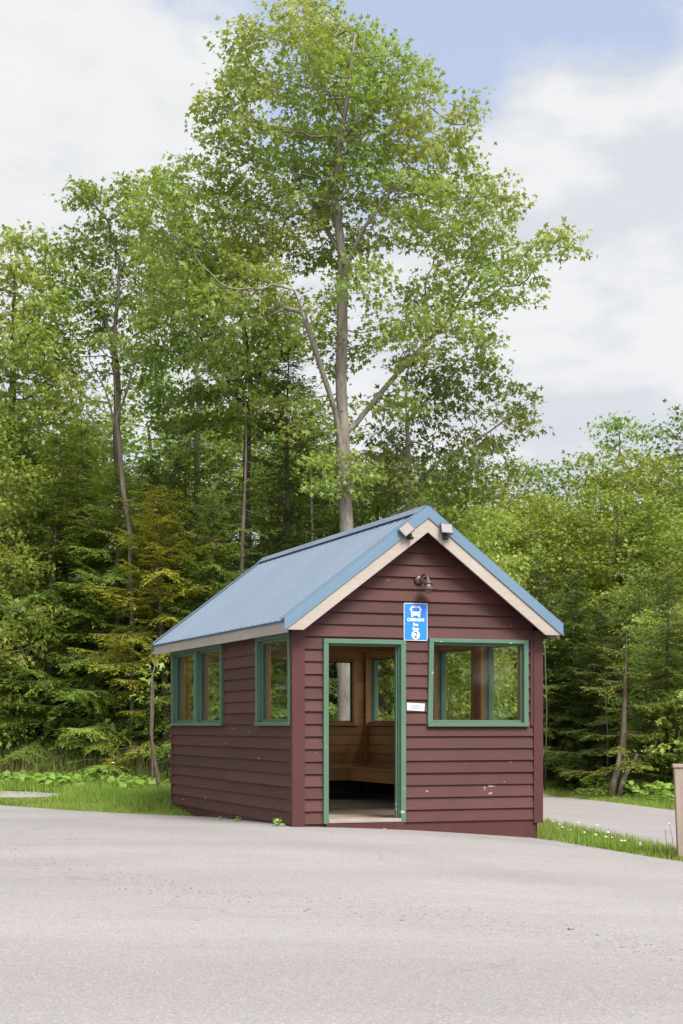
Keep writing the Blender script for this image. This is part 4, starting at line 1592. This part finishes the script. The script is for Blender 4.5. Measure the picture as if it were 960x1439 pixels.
for k, px, top_, Y, lab, rz, wide in (
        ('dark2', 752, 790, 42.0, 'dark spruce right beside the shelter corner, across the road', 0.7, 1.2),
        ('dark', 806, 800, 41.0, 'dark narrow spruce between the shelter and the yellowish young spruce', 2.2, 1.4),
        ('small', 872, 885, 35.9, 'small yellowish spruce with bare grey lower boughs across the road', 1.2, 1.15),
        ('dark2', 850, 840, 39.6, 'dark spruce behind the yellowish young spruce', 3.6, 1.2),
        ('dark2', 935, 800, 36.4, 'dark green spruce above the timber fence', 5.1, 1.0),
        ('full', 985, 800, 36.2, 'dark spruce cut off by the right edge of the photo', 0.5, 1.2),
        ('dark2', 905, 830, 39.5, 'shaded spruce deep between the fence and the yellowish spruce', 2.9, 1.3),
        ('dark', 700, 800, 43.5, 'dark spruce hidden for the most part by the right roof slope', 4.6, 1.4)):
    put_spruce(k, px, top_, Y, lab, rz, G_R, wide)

# ---- the broadleaf wood: left backdrop and the rising wood across the road
def put_tree(i, px, top_, Y, label, rz, group, wide=1.0):
    x = (px - 480) / 2300 * Y
    z = g1(x, Y)
    s = (CAM_H + (1020 - top_) / 2300 * Y - z) / 10.0
    return place('leafy_tree', label, 'tree', GEN[i], (x, Y, z), rz, (s * wide, s * wide, s), group)


GB, GH = 'leafy trees closing the view behind the spruces', 'leafy trees of the wood across the road'
LB = 'leafy tree closing the view behind the spruces on the left'
LH = 'leafy tree far back in the wood across the road'
for i, px, top_, Y, lab, rz, w in (
        (0, -15, 590, 30.8, 'bright yellow-green leafy tree at the left edge beside the spruces', 2.2, 0.95), (3, 60, 520, 37, LB, 0.5, 1.3), (1, 220, 520, 38, LB, 1.9, 1.3), (3, 330, 560, 37.5, LB, 3.0, 1.3), (0, 440, 560, 39, LB, 4.1, 1.3), (3, -70, 430, 37, LB, 2.5, 1.2),
        (0, 140, 560, 42, LB, 5.2, 1.4), (2, 300, 570, 44, LB, 0.9, 1.4), (1, 400, 640, 36, LB, 2.4, 1.2), (0, 98, 590, 33.2, 'bright leafy tree filling the gap between the two tallest left spruces', 1.2, 0.9), (3, 262, 600, 34.0, 'leafy tree showing above the yellow-tinted spruce', 3.9, 1.0), (0, 425, 600, 33.6, 'leafy tree filling the gap left of the tallest maple trunk', 0.3, 1.0), (2, 532, 640, 32.6, 'leafy tree just right of the tallest maple trunk behind the roof ridge', 5.0, 1.0), (0, 622, 655, 34.5, 'leafy tree rising behind the gable peak', 2.8, 1.0), (3, 668, 690, 37, 'leafy tree showing just above the right roof slope', 4.1, 1.0), (3, 540, 640, 40, LB, 3.3, 1.4), (3, 0, 600, 36, LB, 1.1, 1.2), (0, 490, 700, 37, LB, 5.6, 1.3), (2, 600, 680, 37.5, LB, 0.1, 1.2)):
    put_tree(i, px, top_, Y, lab, rz, GB, w)
for i, px, top_, Y, lab, rz, w in (
        (2, 640, 660, 46, LH, 0.4, 1.3), (0, 715, 655, 48, LH, 1.7, 1.2), (1, 770, 650, 50, LH, 2.9, 1.2), (1, 872, 585, 52, 'tallest blue-green tree on the skyline across the road, above the fence', 4.0, 1.0),
        (0, 830, 640, 50, LH, 5.2, 1.2), (1, 965, 575, 53, 'blue-green skyline tree cut off by the right edge of the photo', 0.8, 1.1), (2, 925, 640, 49, LH, 2.0, 1.2), (2, 1000, 650, 47, LH, 3.2, 1.2),
        (0, 680, 720, 43, LH, 4.4, 1.1), (2, 745, 700, 44.5, LH, 5.5, 1.1), (0, 800, 720, 44, LH, 0.3, 1.1), (2, 865, 690, 44, LH, 1.5, 1.2), (0, 935, 700, 43, LH, 2.7, 1.2), (3, 905, 790, 40.5, LH, 3.9, 1.1),
        (2, 1000, 720, 41, LH, 5.0, 1.2), (3, 780, 800, 43.5, LH, 0.9, 1.0), (3, 918, 850, 38.0, 'leafy tree with low layered boughs between the young spruce and the fence', 1.4, 1.0), (1, 800, 830, 41.5, 'low leafy tree in the shade right of the shelter corner', 3.3, 1.0), (3, 960, 840, 38, 'low bright-leaved tree reaching out behind the timber fence', 2.1, 1.1), (2, 1070, 700, 44, LH, 3.3, 1.2)):
    put_tree(i, px, top_, Y, lab, rz, GH, w)

GR = 'trees standing round the lot outside the photo, mirrored in the panes'
for i, x, y, h_, rz in ((0, -9.5, 37, 9.5, 0.2), (3, -12.5, 36, 9, 1.2), (1, -15, 38, 10, 2.2), (0, -17.5, 35.5, 9, 3.2), (3, -20, 38, 10, 4.2), (2, -23, 36, 10, 5.2), (0, -26.5, 37, 10, 0.9), (3, -18, 43, 12, 1.9),
                        (0, 16, -6, 10, 0.2), (1, 20, -8, 11, 1.2), (3, 24, -7, 11, 2.2), (0, 28, -5, 11, 3.2), (2, 22, -13, 13, 4.2), (0, 29, -12, 13, 5.2), (1, 12, -9, 11, 0.6), (3, 33, -2, 11, 2.6), (2, 8, -12, 11, 1.6)):
    place('leafy_tree', 'leafy tree standing beside the lot outside the photo', 'tree', GEN[i], (x, y, g1(x, y)), rz, (h_ / 10 * 1.4, h_ / 10 * 1.4, h_ / 10), GR)

# ---- bright saplings
def sapling(seed, H, blobs, leaf, L, per=5, br=0.03, lean=0.0, dens=70):
    roots = path_roots([[(0, 0, -0.1), (lean * 0.4, 0, H * 0.4), (lean, 0, H * 0.8)]])
    return tree_meshes('sapling', seed, roots, blobs, dens, 0.13, 1.2, 0.2, br, per, 0.07, L, leaf, M['bark_spruce'], tip=0.003, thick=0.006, droop=0.5)


s1 = sapling(301, 3.6, [(1.0, -0.2, 3.0, 0.6, 0.6, 0.4), (1.5, -0.3, 2.75, 0.35, 0.4, 0.25), (0.4, 0, 3.2, 0.6, 0.5, 0.5), (1.2, -0.3, 2.3, 0.45, 0.4, 0.16), (0.5, 0, 2.5, 0.5, 0.4, 0.3), (1.45, -0.2, 2.45, 0.3, 0.3, 0.12)], M['sapling'], 0.105, per=7)
x, Y = (-62 - 480) / 2300 * 28.0, 28.0
place('sapling', 'bright yellow-green sapling leaning in at the left edge before the spruces', 'sapling', s1, (x, Y, g1(x, Y)))
s2 = sapling(302, 2.6, [(0.0, 0, 2.0, 0.5, 0.4, 0.4), (0.35, 0, 1.75, 0.4, 0.3, 0.2), (-0.3, 0, 1.6, 0.35, 0.3, 0.2)], M['maple_b'], 0.11, br=0.018)
x, Y = (214 - 480) / 2300 * 28.3, 28.3
place('sapling', 'thin leafy sapling with a pale stem beside the shelter back corner', 'sapling', s2, (x, Y, g1(x, Y)))
s3 = sapling(303, 2.2, [(0.0, 0, 1.5, 0.7, 0.5, 0.5), (0.6, 0, 1.3, 0.5, 0.4, 0.3), (-0.5, 0, 1.2, 0.5, 0.4, 0.3), (0, 0, 0.8, 0.6, 0.5, 0.3)], M['sapling'], 0.12)
SHRUB = sapling(304, 2.2, [(0.0, 0, 1.5, 0.8, 0.7, 0.5), (0.6, 0.2, 1.2, 0.6, 0.5, 0.4), (-0.5, -0.2, 1.1, 0.6, 0.5, 0.4), (0, 0.3, 0.7, 0.8, 0.7, 0.4), (0.2, -0.4, 1.0, 0.6, 0.5, 0.4)], M['maple_b'], 0.10, per=8)
x, Y = 2.15, 33.0
place('shrub', 'bright leafy shrub seen through the right hand windows', 'shrub', s3, (x, Y, g1(x, Y)))
x, Y = (925 - 480) / 2300 * 34.6, 34.6
place('shrub', 'leafy green shrub low among the trees left of the fence', 'shrub', (s3[0], s3[1]), (x + 0.6, Y + 0.8, g1(x, Y)), 2.0, 1.15)
x, Y = (548 - 480) / 2300 * 29.2, 29.2
place('shrub', 'low bright shrub seen through the open door and the far window', 'shrub', (s3[0], s3[1]), (x, Y, g1(x, Y)), 1.1, 0.8)

for px, Y, s_, rz, lab in ((612, 35.5, 1.5, 0.3, 'bright leafy shrub behind the shelter, seen through the left half of the front window'), (650, 39.5, 1.7, 1.9, 'leafy shrub beyond the road, seen in the middle of the front window'),
                          (700, 42.5, 1.7, 3.1, 'leafy shrub beyond the road, seen through the right half of the front window'), (735, 43.0, 1.6, 4.4, 'leafy shrub beyond the road, at the right end of the front window'), (530, 33.0, 1.3, 2.5, 'shrub behind the tall maple, seen through the open door')):
    x = (px - 480) / 2300 * Y
    place('shrub', lab, 'shrub', SHRUB, (x, Y, g1(x, Y)), rz, s_)
for px, Y, s_, rz, lab in ((786, 41.0, 1.1, 0.7, 'leafy shrub at the wood edge a little right of the shelter corner'),
                          (915, 37.4, 1.05, 3.6, 'leafy shrub right of the leaning trunks across the road'), (952, 35.8, 1.25, 5.0, 'tall leafy shrub right behind the timber fence')):
    x = (px - 480) / 2300 * Y
    place('shrub', lab, 'shrub', SHRUB, (x, Y, g1(x, Y)), rz, s_)
for px, Y, s_, rz, lab in ((40, 31.6, 1.3, 0.2, 'shaded leafy shrub low under the spruces at the far left'), (135, 31.8, 1.3, 1.6, 'shaded leafy shrub low under the spruces midway to the shelter'), (205, 31.0, 1.2, 3.0, 'shaded leafy shrub low under the yellow-tinted spruce')):
    x = (px - 480) / 2300 * Y
    place('shrub', lab, 'shrub', SHRUB, (x, Y, g1(x, Y)), rz, s_)
for k, (x, Y, s_) in enumerate(((-8.5, 33.5, 1.5), (-11, 34.5, 1.6), (-13.5, 35, 1.5), (-16.5, 34, 1.6), (-19.5, 36, 1.7), (-23, 35, 1.7), (14, -4, 1.7), (17.5, -4, 1.8), (21, -5, 1.8), (24.5, -4, 1.8), (28, -3, 1.8))):
    place('shrub', 'leafy shrub beside the lot outside the photo', 'shrub', SHRUB, (x, Y, g1(x, Y)), k * 1.3, s_, 'shrubs round the lot outside the photo')

# ---- dead trees and leaning stems
def bare(seed, roots, blobs, dens, base_r, m, tip=0.005):
    rg = np.random.default_rng(seed)
    pos, par = colonize(rg, roots, blob_points(rg, blobs, dens), 0.2, 1.8, 0.3, up=0.08)
    rad, kids = skeleton_radii(par, tip, 2.3, base_r)
    return limb_mesh(pos, par, rad)


bx = at(183, 1000, 30.3)
dbase = (bx[0], 30.3, g1(bx[0], 30.3))
q = lambda px, py, dy=0.0: rel(px, py, dy, 30.3, dbase)
lm = bare(71, path_roots([[(0, 0, -0.2), q(188, 900), q(180, 735), q(170, 640), q(164, 560), q(160, 520)], [q(168, 600), q(145, 540, 0.2), q(125, 505, 0.3)], [q(166, 580), q(190, 520, -0.2)]]),
          rel_blobs([(130, 500, 40, 40), (160, 490, 40, 45), (195, 510, 30, 35), (150, 560, 45, 25), (110, 560, 30, 30), (185, 590, 30, 40)], 30.3, dbase, 3, 0.4), 30, 0.045, M['deadwood'], 0.006)
o = thing('dead_tree', 'bare pale dead tree with fine twigs among the spruces at left', 'dead tree', dbase)
lm.build('trunk', M['deadwood'], o, True)
bx = at(277, 1000, 34.5)
dbase = (bx[0], 34.5, g1(bx[0], 34.5))
q = lambda px, py, dy=0.0: rel(px, py, dy, 34.5, dbase)
lm = bare(72, path_roots([[(0, 0, -0.2), q(278, 800), q(278, 600), q(277, 440)]]), rel_blobs([(285, 540, 40, 60), (270, 470, 30, 30)], 34.5, dbase, 3, 0.4), 3, 0.065, M['bark_pale'])
o = thing('dead_tree', 'straight bare pale trunk standing between the leafy trees at left', 'dead tree', dbase)
lm.build('trunk', M['bark_pale'], o, True)


def stem(name, label, cat, pts, rad_, m, k=9):
    b = pts[0]
    o = thing(name, label, cat, b)
    mb = MB()
    mb.tube([tuple(np.array(p) - np.array(b)) for p in pts], rad_, k)
    mb.build('trunk', m, o, True)
    return o


Ys = 35.6
gy = lambda px: g1((px - 480) / 2300 * Ys, Ys)
p0 = at(858, 1120, Ys)
zb = gy(858) - 0.05
stem('leaning_trunk', 'thicker pale leaning broken trunk at the wood edge across the road', 'trunk', [(p0[0], Ys, zb), at(863, 1098, Ys), at(868, 1080, Ys), at(871, 1058, Ys)], [0.10, 0.078, 0.068, 0.022], M['deadwood'])
p1 = at(866, 1118, Ys)
stem('leaning_trunk', 'thinner pale trunk leaning to the right from the same foot across the road', 'trunk', [(p1[0], Ys - 0.15, zb), at(876, 1096, Ys - 0.1), at(886, 1078, Ys), at(896, 1060, Ys + 0.1)], [0.07, 0.052, 0.042, 0.03], M['deadwood'])
for px, Y_, h_, lab in ((766, 39.5, 4.0, 'thin grey stem close to the shelter corner across the road'), (852, 37.2, 2.4, 'thin grey pole stem left of the leaning trunks')):
    x = (px - 480) / 2300 * Y_
    z = g1(x, Y_)
    stem('thin_stem', lab, 'stem', [(x, Y_, z - 0.1), (x + 0.04, Y_, z + h_ * 0.5), (x - 0.02, Y_, z + h_)], [0.020, 0.016, 0.008], M['bark_spruce'], 7)
x, Y_ = (222 - 480) / 2300 * 27.3, 27.3
z = g1(x, Y_)
stem('thin_stem', 'slim pale crooked stem rising from the grass at the shelter back corner', 'stem', [(x + 0.02, Y_, z - 0.05), (x, Y_, z + 0.3), (x - 0.07, Y_, z + 0.7), (x - 0.12, Y_, z + 1.1), (x - 0.10, Y_, z + 2.0), (x + 0.06, Y_ + 0.1, z + 2.7)], [0.045, 0.034, 0.028, 0.022, 0.016, 0.005], M['bark_spruce'], 8)
# fallen dead boughs at left
x, Y_ = (70 - 480) / 2300 * 30.3, 30.3
z = g1(x, Y_)
lm = bare(73, path_roots([[(-0.5, 0, 0.05), (0.0, 0, 0.25), (0.55, -0.1, 0.75)]]), [(0.1, 0, 0.3, 0.7, 0.3, 0.25)], 60, 0.022, M['deadwood'], 0.004)
o = thing('fallen_branch', 'dead grey-brown branch slanting out of the spruces at left', 'branch', (x, Y_, z))
lm.build('branch', M['deadwood'], o, True)
# red marker in the wood edge
x, Y_, z_ = at(832, 1088, 37.4)
zg = g1(x, Y_)
o = thing('marker_stake', 'thin stake with a small red marker in front of the dark wood', 'marker', (x, Y_, zg))
mb = MB()
mb.tube([(0.06, 0, -0.1), (0.03, 0, 0.35), (0.0, 0, z_ - zg)], 0.012, 6)
mb.build('stake', M['deadwood'], o)
mb = MB()
mb.lathe([(0.01, -0.07), (0.055, -0.05), (0.062, 0.0), (0.05, 0.05), (0.01, 0.07)], (0, 0, z_ - zg), 12)
mb.build('marker', M['red'], o, True)

# ------------------------------------------------------------------ grass, ground cover, weeds
def inside_shelter(x, y):
    dx, dy = x - A0.x, y - A0.y
    u, v = dx * ca + dy * sa, -dx * sa + dy * ca
    return (u > -0.03) & (u < BW + 0.03) & (v > -0.03) & (v < BD + 0.03)


def blades(name, X, Y, H, W, material, label, seed, lean=0.35, kind='stuff'):
    rg = np.random.default_rng(seed)
    n = len(X)
    Z = gz(X, Y)
    a = rg.uniform(0, 6.283, n)
    t = np.c_[np.cos(a), np.sin(a), np.zeros(n)]
    b = rg.uniform(0, 6.283, n)
    ld = np.c_[np.cos(b), np.sin(b), np.zeros(n)] * (H * np.abs(rg.normal(0, lean, n)))[:, None]
    P = np.c_[X, Y, Z - 0.01]
    w = (np.broadcast_to(W, n) / 2)[:, None]
    mid = P + ld * 0.35 + np.c_[np.zeros(n), np.zeros(n), H * 0.55]
    tip = P + ld + np.c_[np.zeros(n), np.zeros(n), H * 0.95]
    V = np.stack([P - t * w, P + t * w, mid + t * w * 0.75, mid - t * w * 0.75, tip], 1).reshape(-1, 3)
    i = np.arange(n)[:, None] * 5
    me = np_mesh(name, V, [i + np.array([[0, 1, 2, 3]]), i + np.array([[3, 2, 4]])], material)
    return tag(link(name, me), label, None, None, kind)


rg = np.random.default_rng(77)
# left verge
n = 90000
X = rg.uniform(-13, -1.6, n)
ye = lot_edge_y(X)
Y = ye + rg.random(n) ** 1.15 * (6.2 - 0.1 * X) * 0.85 + rg.normal(0, 0.05, n)
gp = ((X + 6.1) / 1.5) ** 2 + ((Y - 27.45) / 0.66) ** 2
keep = ~inside_shelter(X, Y) & ((gp > 1) | (rg.random(n) < 0.05)) & ~((X > -2.35) & (Y < 22.7))
clump = np.sin(X * 3.1 + Y * 1.7) * np.sin(Y * 2.9 - X) * 0.5 + 0.5
X, Y, cl_ = X[keep], Y[keep], clump[keep]
H = rg.uniform(0.06, 0.16, len(X)) * (0.7 + 0.7 * cl_) * np.clip(0.45 + (Y - lot_edge_y(X)) * 0.38, 0.4, 1.5) * np.where((X < -4.6) & (Y < 27.3), 0.5, 1)
blades('grass', X, Y, H, 0.012, M['grass'], 'short bright green grass between the lot and the wood at left', 1)
# right strip between lot and road
n = 60000
X = rg.uniform(1.4, 6.5, n)
Y = rg.uniform(14.5, 27, n)
ra = np.array(ROAD_A)
oa = np.argsort(ra[:, 1])
road_x = np.interp(Y, ra[oa, 1], ra[oa, 0])
keep = (Y > lot_edge_y(X) - 0.02) & (X < road_x + rg.normal(-0.12, 0.06, n)) & ~inside_shelter(X, Y)
X, Y = X[keep], Y[keep]
H = rg.uniform(0.05, 0.15, len(X)) * np.clip(0.55 + 0.9 * (Y - lot_edge_y(X)), 0.55, 1.15)
blades('grass', X, Y, H, 0.010, M['grass'], 'grass strip between the shelter, the lot and the road', 2)
# verge across the road
n = 60000
rb = np.array(ROAD_B)
ob_ = np.argsort(rb[:, 1])
Y = rg.uniform(22, 43, n)
xb = np.interp(Y, rb[ob_, 1], rb[ob_, 0])
X = xb + rg.random(n) ** 1.2 * 3.0 - 0.02
H = rg.uniform(0.06, 0.2, n) * np.clip(0.5 + (X - xb) * 0.55, 0.5, 1.8)
blades('grass', X, Y, H, 0.016, M['grass'], 'grass verge along the wood edge across the road', 3)
# behind the shelter
n = 20000
X = rg.uniform(-3, 2.2, n)
Y = rg.uniform(23.5, 30.5, n)
keep = ~inside_shelter(X, Y)
blades('grass', X[keep], Y[keep], rg.uniform(0.08, 0.3, keep.sum()), 0.014, M['grass'], 'shaded grass behind the shelter', 4)
# tall straw-tipped stems at the spruce feet
n = 1500
X = rg.uniform(-7.2, -2.6, n)
Y = 29.6 + rg.uniform(-0.4, 1.0, n) + (-X - 4) * 0.28
blades('tall_grass', X, Y, rg.uniform(0.35, 0.85, n), 0.009, M['strawgrass'], 'tall straw-coloured grass stems at the foot of the spruces', 5, 0.25)


def cover(name, X, Y, hmin, hmax, L, material, label, seed):
    rg = np.random.default_rng(seed)
    n = len(X)
    Z = gz(X, Y) + rg.uniform(hmin, hmax, n)
    a = rg.uniform(0, 6.283, n)
    N = rg.normal(0, 0.38, (n, 3)) + np.array([0, -0.15, 1.0])
    N /= np.linalg.norm(N, axis=1, keepdims=True)
    T = np.cross(N, np.c_[np.cos(a), np.sin(a), np.zeros(n)])
    T /= np.linalg.norm(T, axis=1, keepdims=True)
    B = np.cross(N, T)
    k = 8
    r = (L * rg.uniform(0.6, 1.2, n))[:, None]
    C = np.c_[X, Y, Z]
    ring = []
    for j in range(k):
        t = 2 * np.pi * j / k
        rr_k = r * (0.62 if j == 0 else 1.0 + 0.08 * (-1) ** j)
        ring.append(C + (T * np.cos(t) + B * np.sin(t)) * rr_k * 0.5 - N * r * 0.07)
    V = np.stack([C] + ring, 1).reshape(-1, 3)
    i = np.arange(n)[:, None] * (k + 1)
    F = np.concatenate([i + np.array([[0, 1 + j, 1 + (j + 1) % k]]) for j in range(k)])
    me = np_mesh(name, V, [F], material)
    return tag(link(name, me), label, None, None, 'stuff')


n = 1500
X = rg.uniform(-7.5, -2.9, n)
Y = 28.85 + (-X - 4.5) * 0.30 + rg.normal(0, 0.40, n)
keep = (np.sin(X * 2.3) + np.sin(X * 5.1 + 1) * 0.5 + rg.normal(0, 0.6, n)) > -0.5
gp = ((X + 6.1) / 1.6) ** 2 + ((Y - 27.45) / 0.75) ** 2
keep &= gp > 1
cover('ground_cover', X[keep], Y[keep], 0.06, 0.24, 0.135, M['coltsfoot'], 'patch of broad round leaves in the grass before the spruces', 6)
n = 2600
Y = rg.uniform(25, 42, n)
X = np.interp(Y, rb[ob_, 1], rb[ob_, 0]) + 0.7 + rg.random(n) * 2.0
cover('ground_cover', X, Y, 0.06, 0.42, 0.13, M['coltsfoot'], 'leafy low weeds along the wood edge across the road', 7)
n = 3500
X = rg.uniform(-9, 2, n)
Y = 30.6 + (-X - 3) * 0.2 + rg.random(n) * 3
cover('undergrowth', X, Y, 0.05, 0.6, 0.12, M['maple_b'], 'shaded leafy undergrowth beneath the spruces at left', 8)


n = 1300
tt = rg.random(n)
X = -6.5 + 13 * tt + rg.normal(0, 0.5, n)
Y = 12.2 - X * 0.98 + rg.normal(0, 0.35, n) + np.sin(X * 1.3) * 0.5
xe = rg.uniform(-9, 9, 1800)
X = np.r_[X, xe]
Y = np.r_[Y, lot_edge_y(xe) - np.abs(rg.normal(0, 0.16, 1800)) + 0.05]
keep = (Y > 4) & (Y < lot_edge_y(X) + 0.05) & ~inside_shelter(X, Y)
X, Y = X[keep], Y[keep]
n = len(X)
rad_p = rg.gamma(2.0, 0.0018, n) + 0.002
C = np.c_[X, Y, gz(X, Y) + 0.02 + rad_p * 0.3]
dirs = np.array([(1, 0, 0), (0, 1, 0), (-1, 0, 0), (0, -1, 0), (0, 0, 0.7), (0, 0, -0.7)], float)
V = (C[:, None] + dirs[None] * rad_p[:, None, None] * rg.uniform(0.6, 1.4, (n, 6, 1))).reshape(-1, 3)
i = np.arange(n)[:, None] * 6
F = np.concatenate([i + np.array([[a_, b_, c_]]) for a_, b_, c_ in ((0, 1, 4), (1, 2, 4), (2, 3, 4), (3, 0, 4), (1, 0, 5), (2, 1, 5), (3, 2, 5), (0, 3, 5))])
tag(link('loose_gravel', np_mesh('loose_gravel', V, [F], M['gravel'])), 'loose stones scattered on the asphalt', None, None, 'stuff')


def weed(px, py, Y, label, L, nleaf, seed, mat_):
    x, _, _ = at(px, py, Y)
    z = g1(x, Y) + 0.02
    rg = np.random.default_rng(seed)
    o = thing('weed', label, 'weed', (x, Y, z))
    mb = MB()
    for k in range(max(2, nleaf // 2)):
        a = rg.uniform(0, 6.28)
        e = (L * 0.5 * math.cos(a), L * 0.5 * math.sin(a), L * rg.uniform(0.5, 0.9))
        mb.tube([(0, 0, -0.02), (e[0] * 0.4, e[1] * 0.4, e[2] * 0.6), e], [0.004, 0.003, 0.002], 4)
    mb.build('stem', M['grass'], o)
    P = np.c_[rg.normal(0, L * 0.35, nleaf), rg.normal(0, L * 0.25, nleaf), rg.uniform(0.1, 0.8, nleaf) * L]
    D = np.c_[rg.normal(0, 1, nleaf), rg.normal(0, 1, nleaf), rg.normal(0.2, 0.4, nleaf)]
    N = rg.normal(0, 0.4, (nleaf, 3)) + np.array([0, -0.3, 1])
    V, F = quad_leaves(P, D, N, L * rg.uniform(0.5, 0.9, nleaf), L * rg.uniform(0.35, 0.5, nleaf))
    link('leaf', np_mesh('leaf', V, [F], mat_), o)


weed(390, 1161, 18.7, 'small green weed in the asphalt at the shelter front left corner', 0.11, 9, 1, M['coltsfoot'])
weed(334, 1155, 19.9, 'low weed tuft halfway along the left shelter wall', 0.07, 8, 2, M['coltsfoot'])
weed(310, 1152, 20.7, 'tiny weed sprig by the far half of the left shelter wall', 0.06, 6, 3, M['coltsfoot'])

# white wild flowers on the right strip and a few at left
GF = 'white wild flowers in the grass right of the shelter'


def flower(x, Y, h, r, label, group, seed):
    z = g1(x, Y)
    rg = np.random.default_rng(seed)
    o = thing('wildflower', label, 'flower', (x, Y, z), 0, group)
    dx, dy = rg.normal(0, 0.05, 2)
    mb = MB()
    mb.tube([(0, 0, -0.02), (dx * 0.4, dy * 0.4, h * 0.6), (dx, dy, h)], [0.004, 0.003, 0.0025], 5)
    mb.build('stem', M['grass'], o)
    mb = MB()
    for k in range(9):
        a = k * 0.698 + rg.uniform(-.1, .1)
        c, s = math.cos(a), math.sin(a)
        w = r * 0.3
        mb.add([(dx, dy, h), (dx + c * r * 0.6 - s * w, dy + s * r * 0.6 + c * w, h + 0.006), (dx + c * r, dy + s * r, h - 0.004), (dx + c * r * 0.6 + s * w, dy + s * r * 0.6 - c * w, h + 0.006)], [(0, 3, 2, 1)])
    for k in range(6):
        a = k * 1.05
        mb.lathe([(r * 0.16, -0.004), (r * 0.2, 0.006), (r * 0.05, 0.014)], (dx + r * 0.4 * math.cos(a), dy + r * 0.4 * math.sin(a), h), 6)
    mb.build('flower_head', M['flower'], o)


LFW = 'small white wild flower on a thin stem in the grass right of the shelter'
for k, (px, py, Y_) in enumerate(((775, 1158, 23.2), (793, 1166, 21.6), (806, 1170, 21.0), (812, 1156, 23.0), (826, 1172, 20.6), (830, 1176, 20.2), (842, 1175, 20.2), (850, 1180, 19.8),
                                  (858, 1170, 20.4), (868, 1178, 19.8), (884, 1182, 19.4), (902, 1186, 19.1), (905, 1191, 18.8), (784, 1163, 22.2), (938, 1168, 18.3), (948, 1158, 18.1), (836, 1160, 21.8), (877, 1186, 19.3))):
    p = at(px, py, Y_)
    zg = g1(p[0], Y_)
    flower(p[0], Y_, max(0.10, min(0.75, p[2] - zg)), 0.022, LFW, GF, k + 50)
LFL = 'white wild flower at the foot of the spruces left of the shelter'
for k, (px, py, Y_) in enumerate(((152, 1072, 28.6), (58, 1106, 28.4), (78, 1106, 28.3), (240, 1108, 25.4))):
    p = at(px, py, Y_)
    zg = g1(p[0], Y_)
    flower(p[0], Y_, max(0.12, p[2] - zg), 0.035, LFL, 'white wild flowers left of the shelter', k + 90)
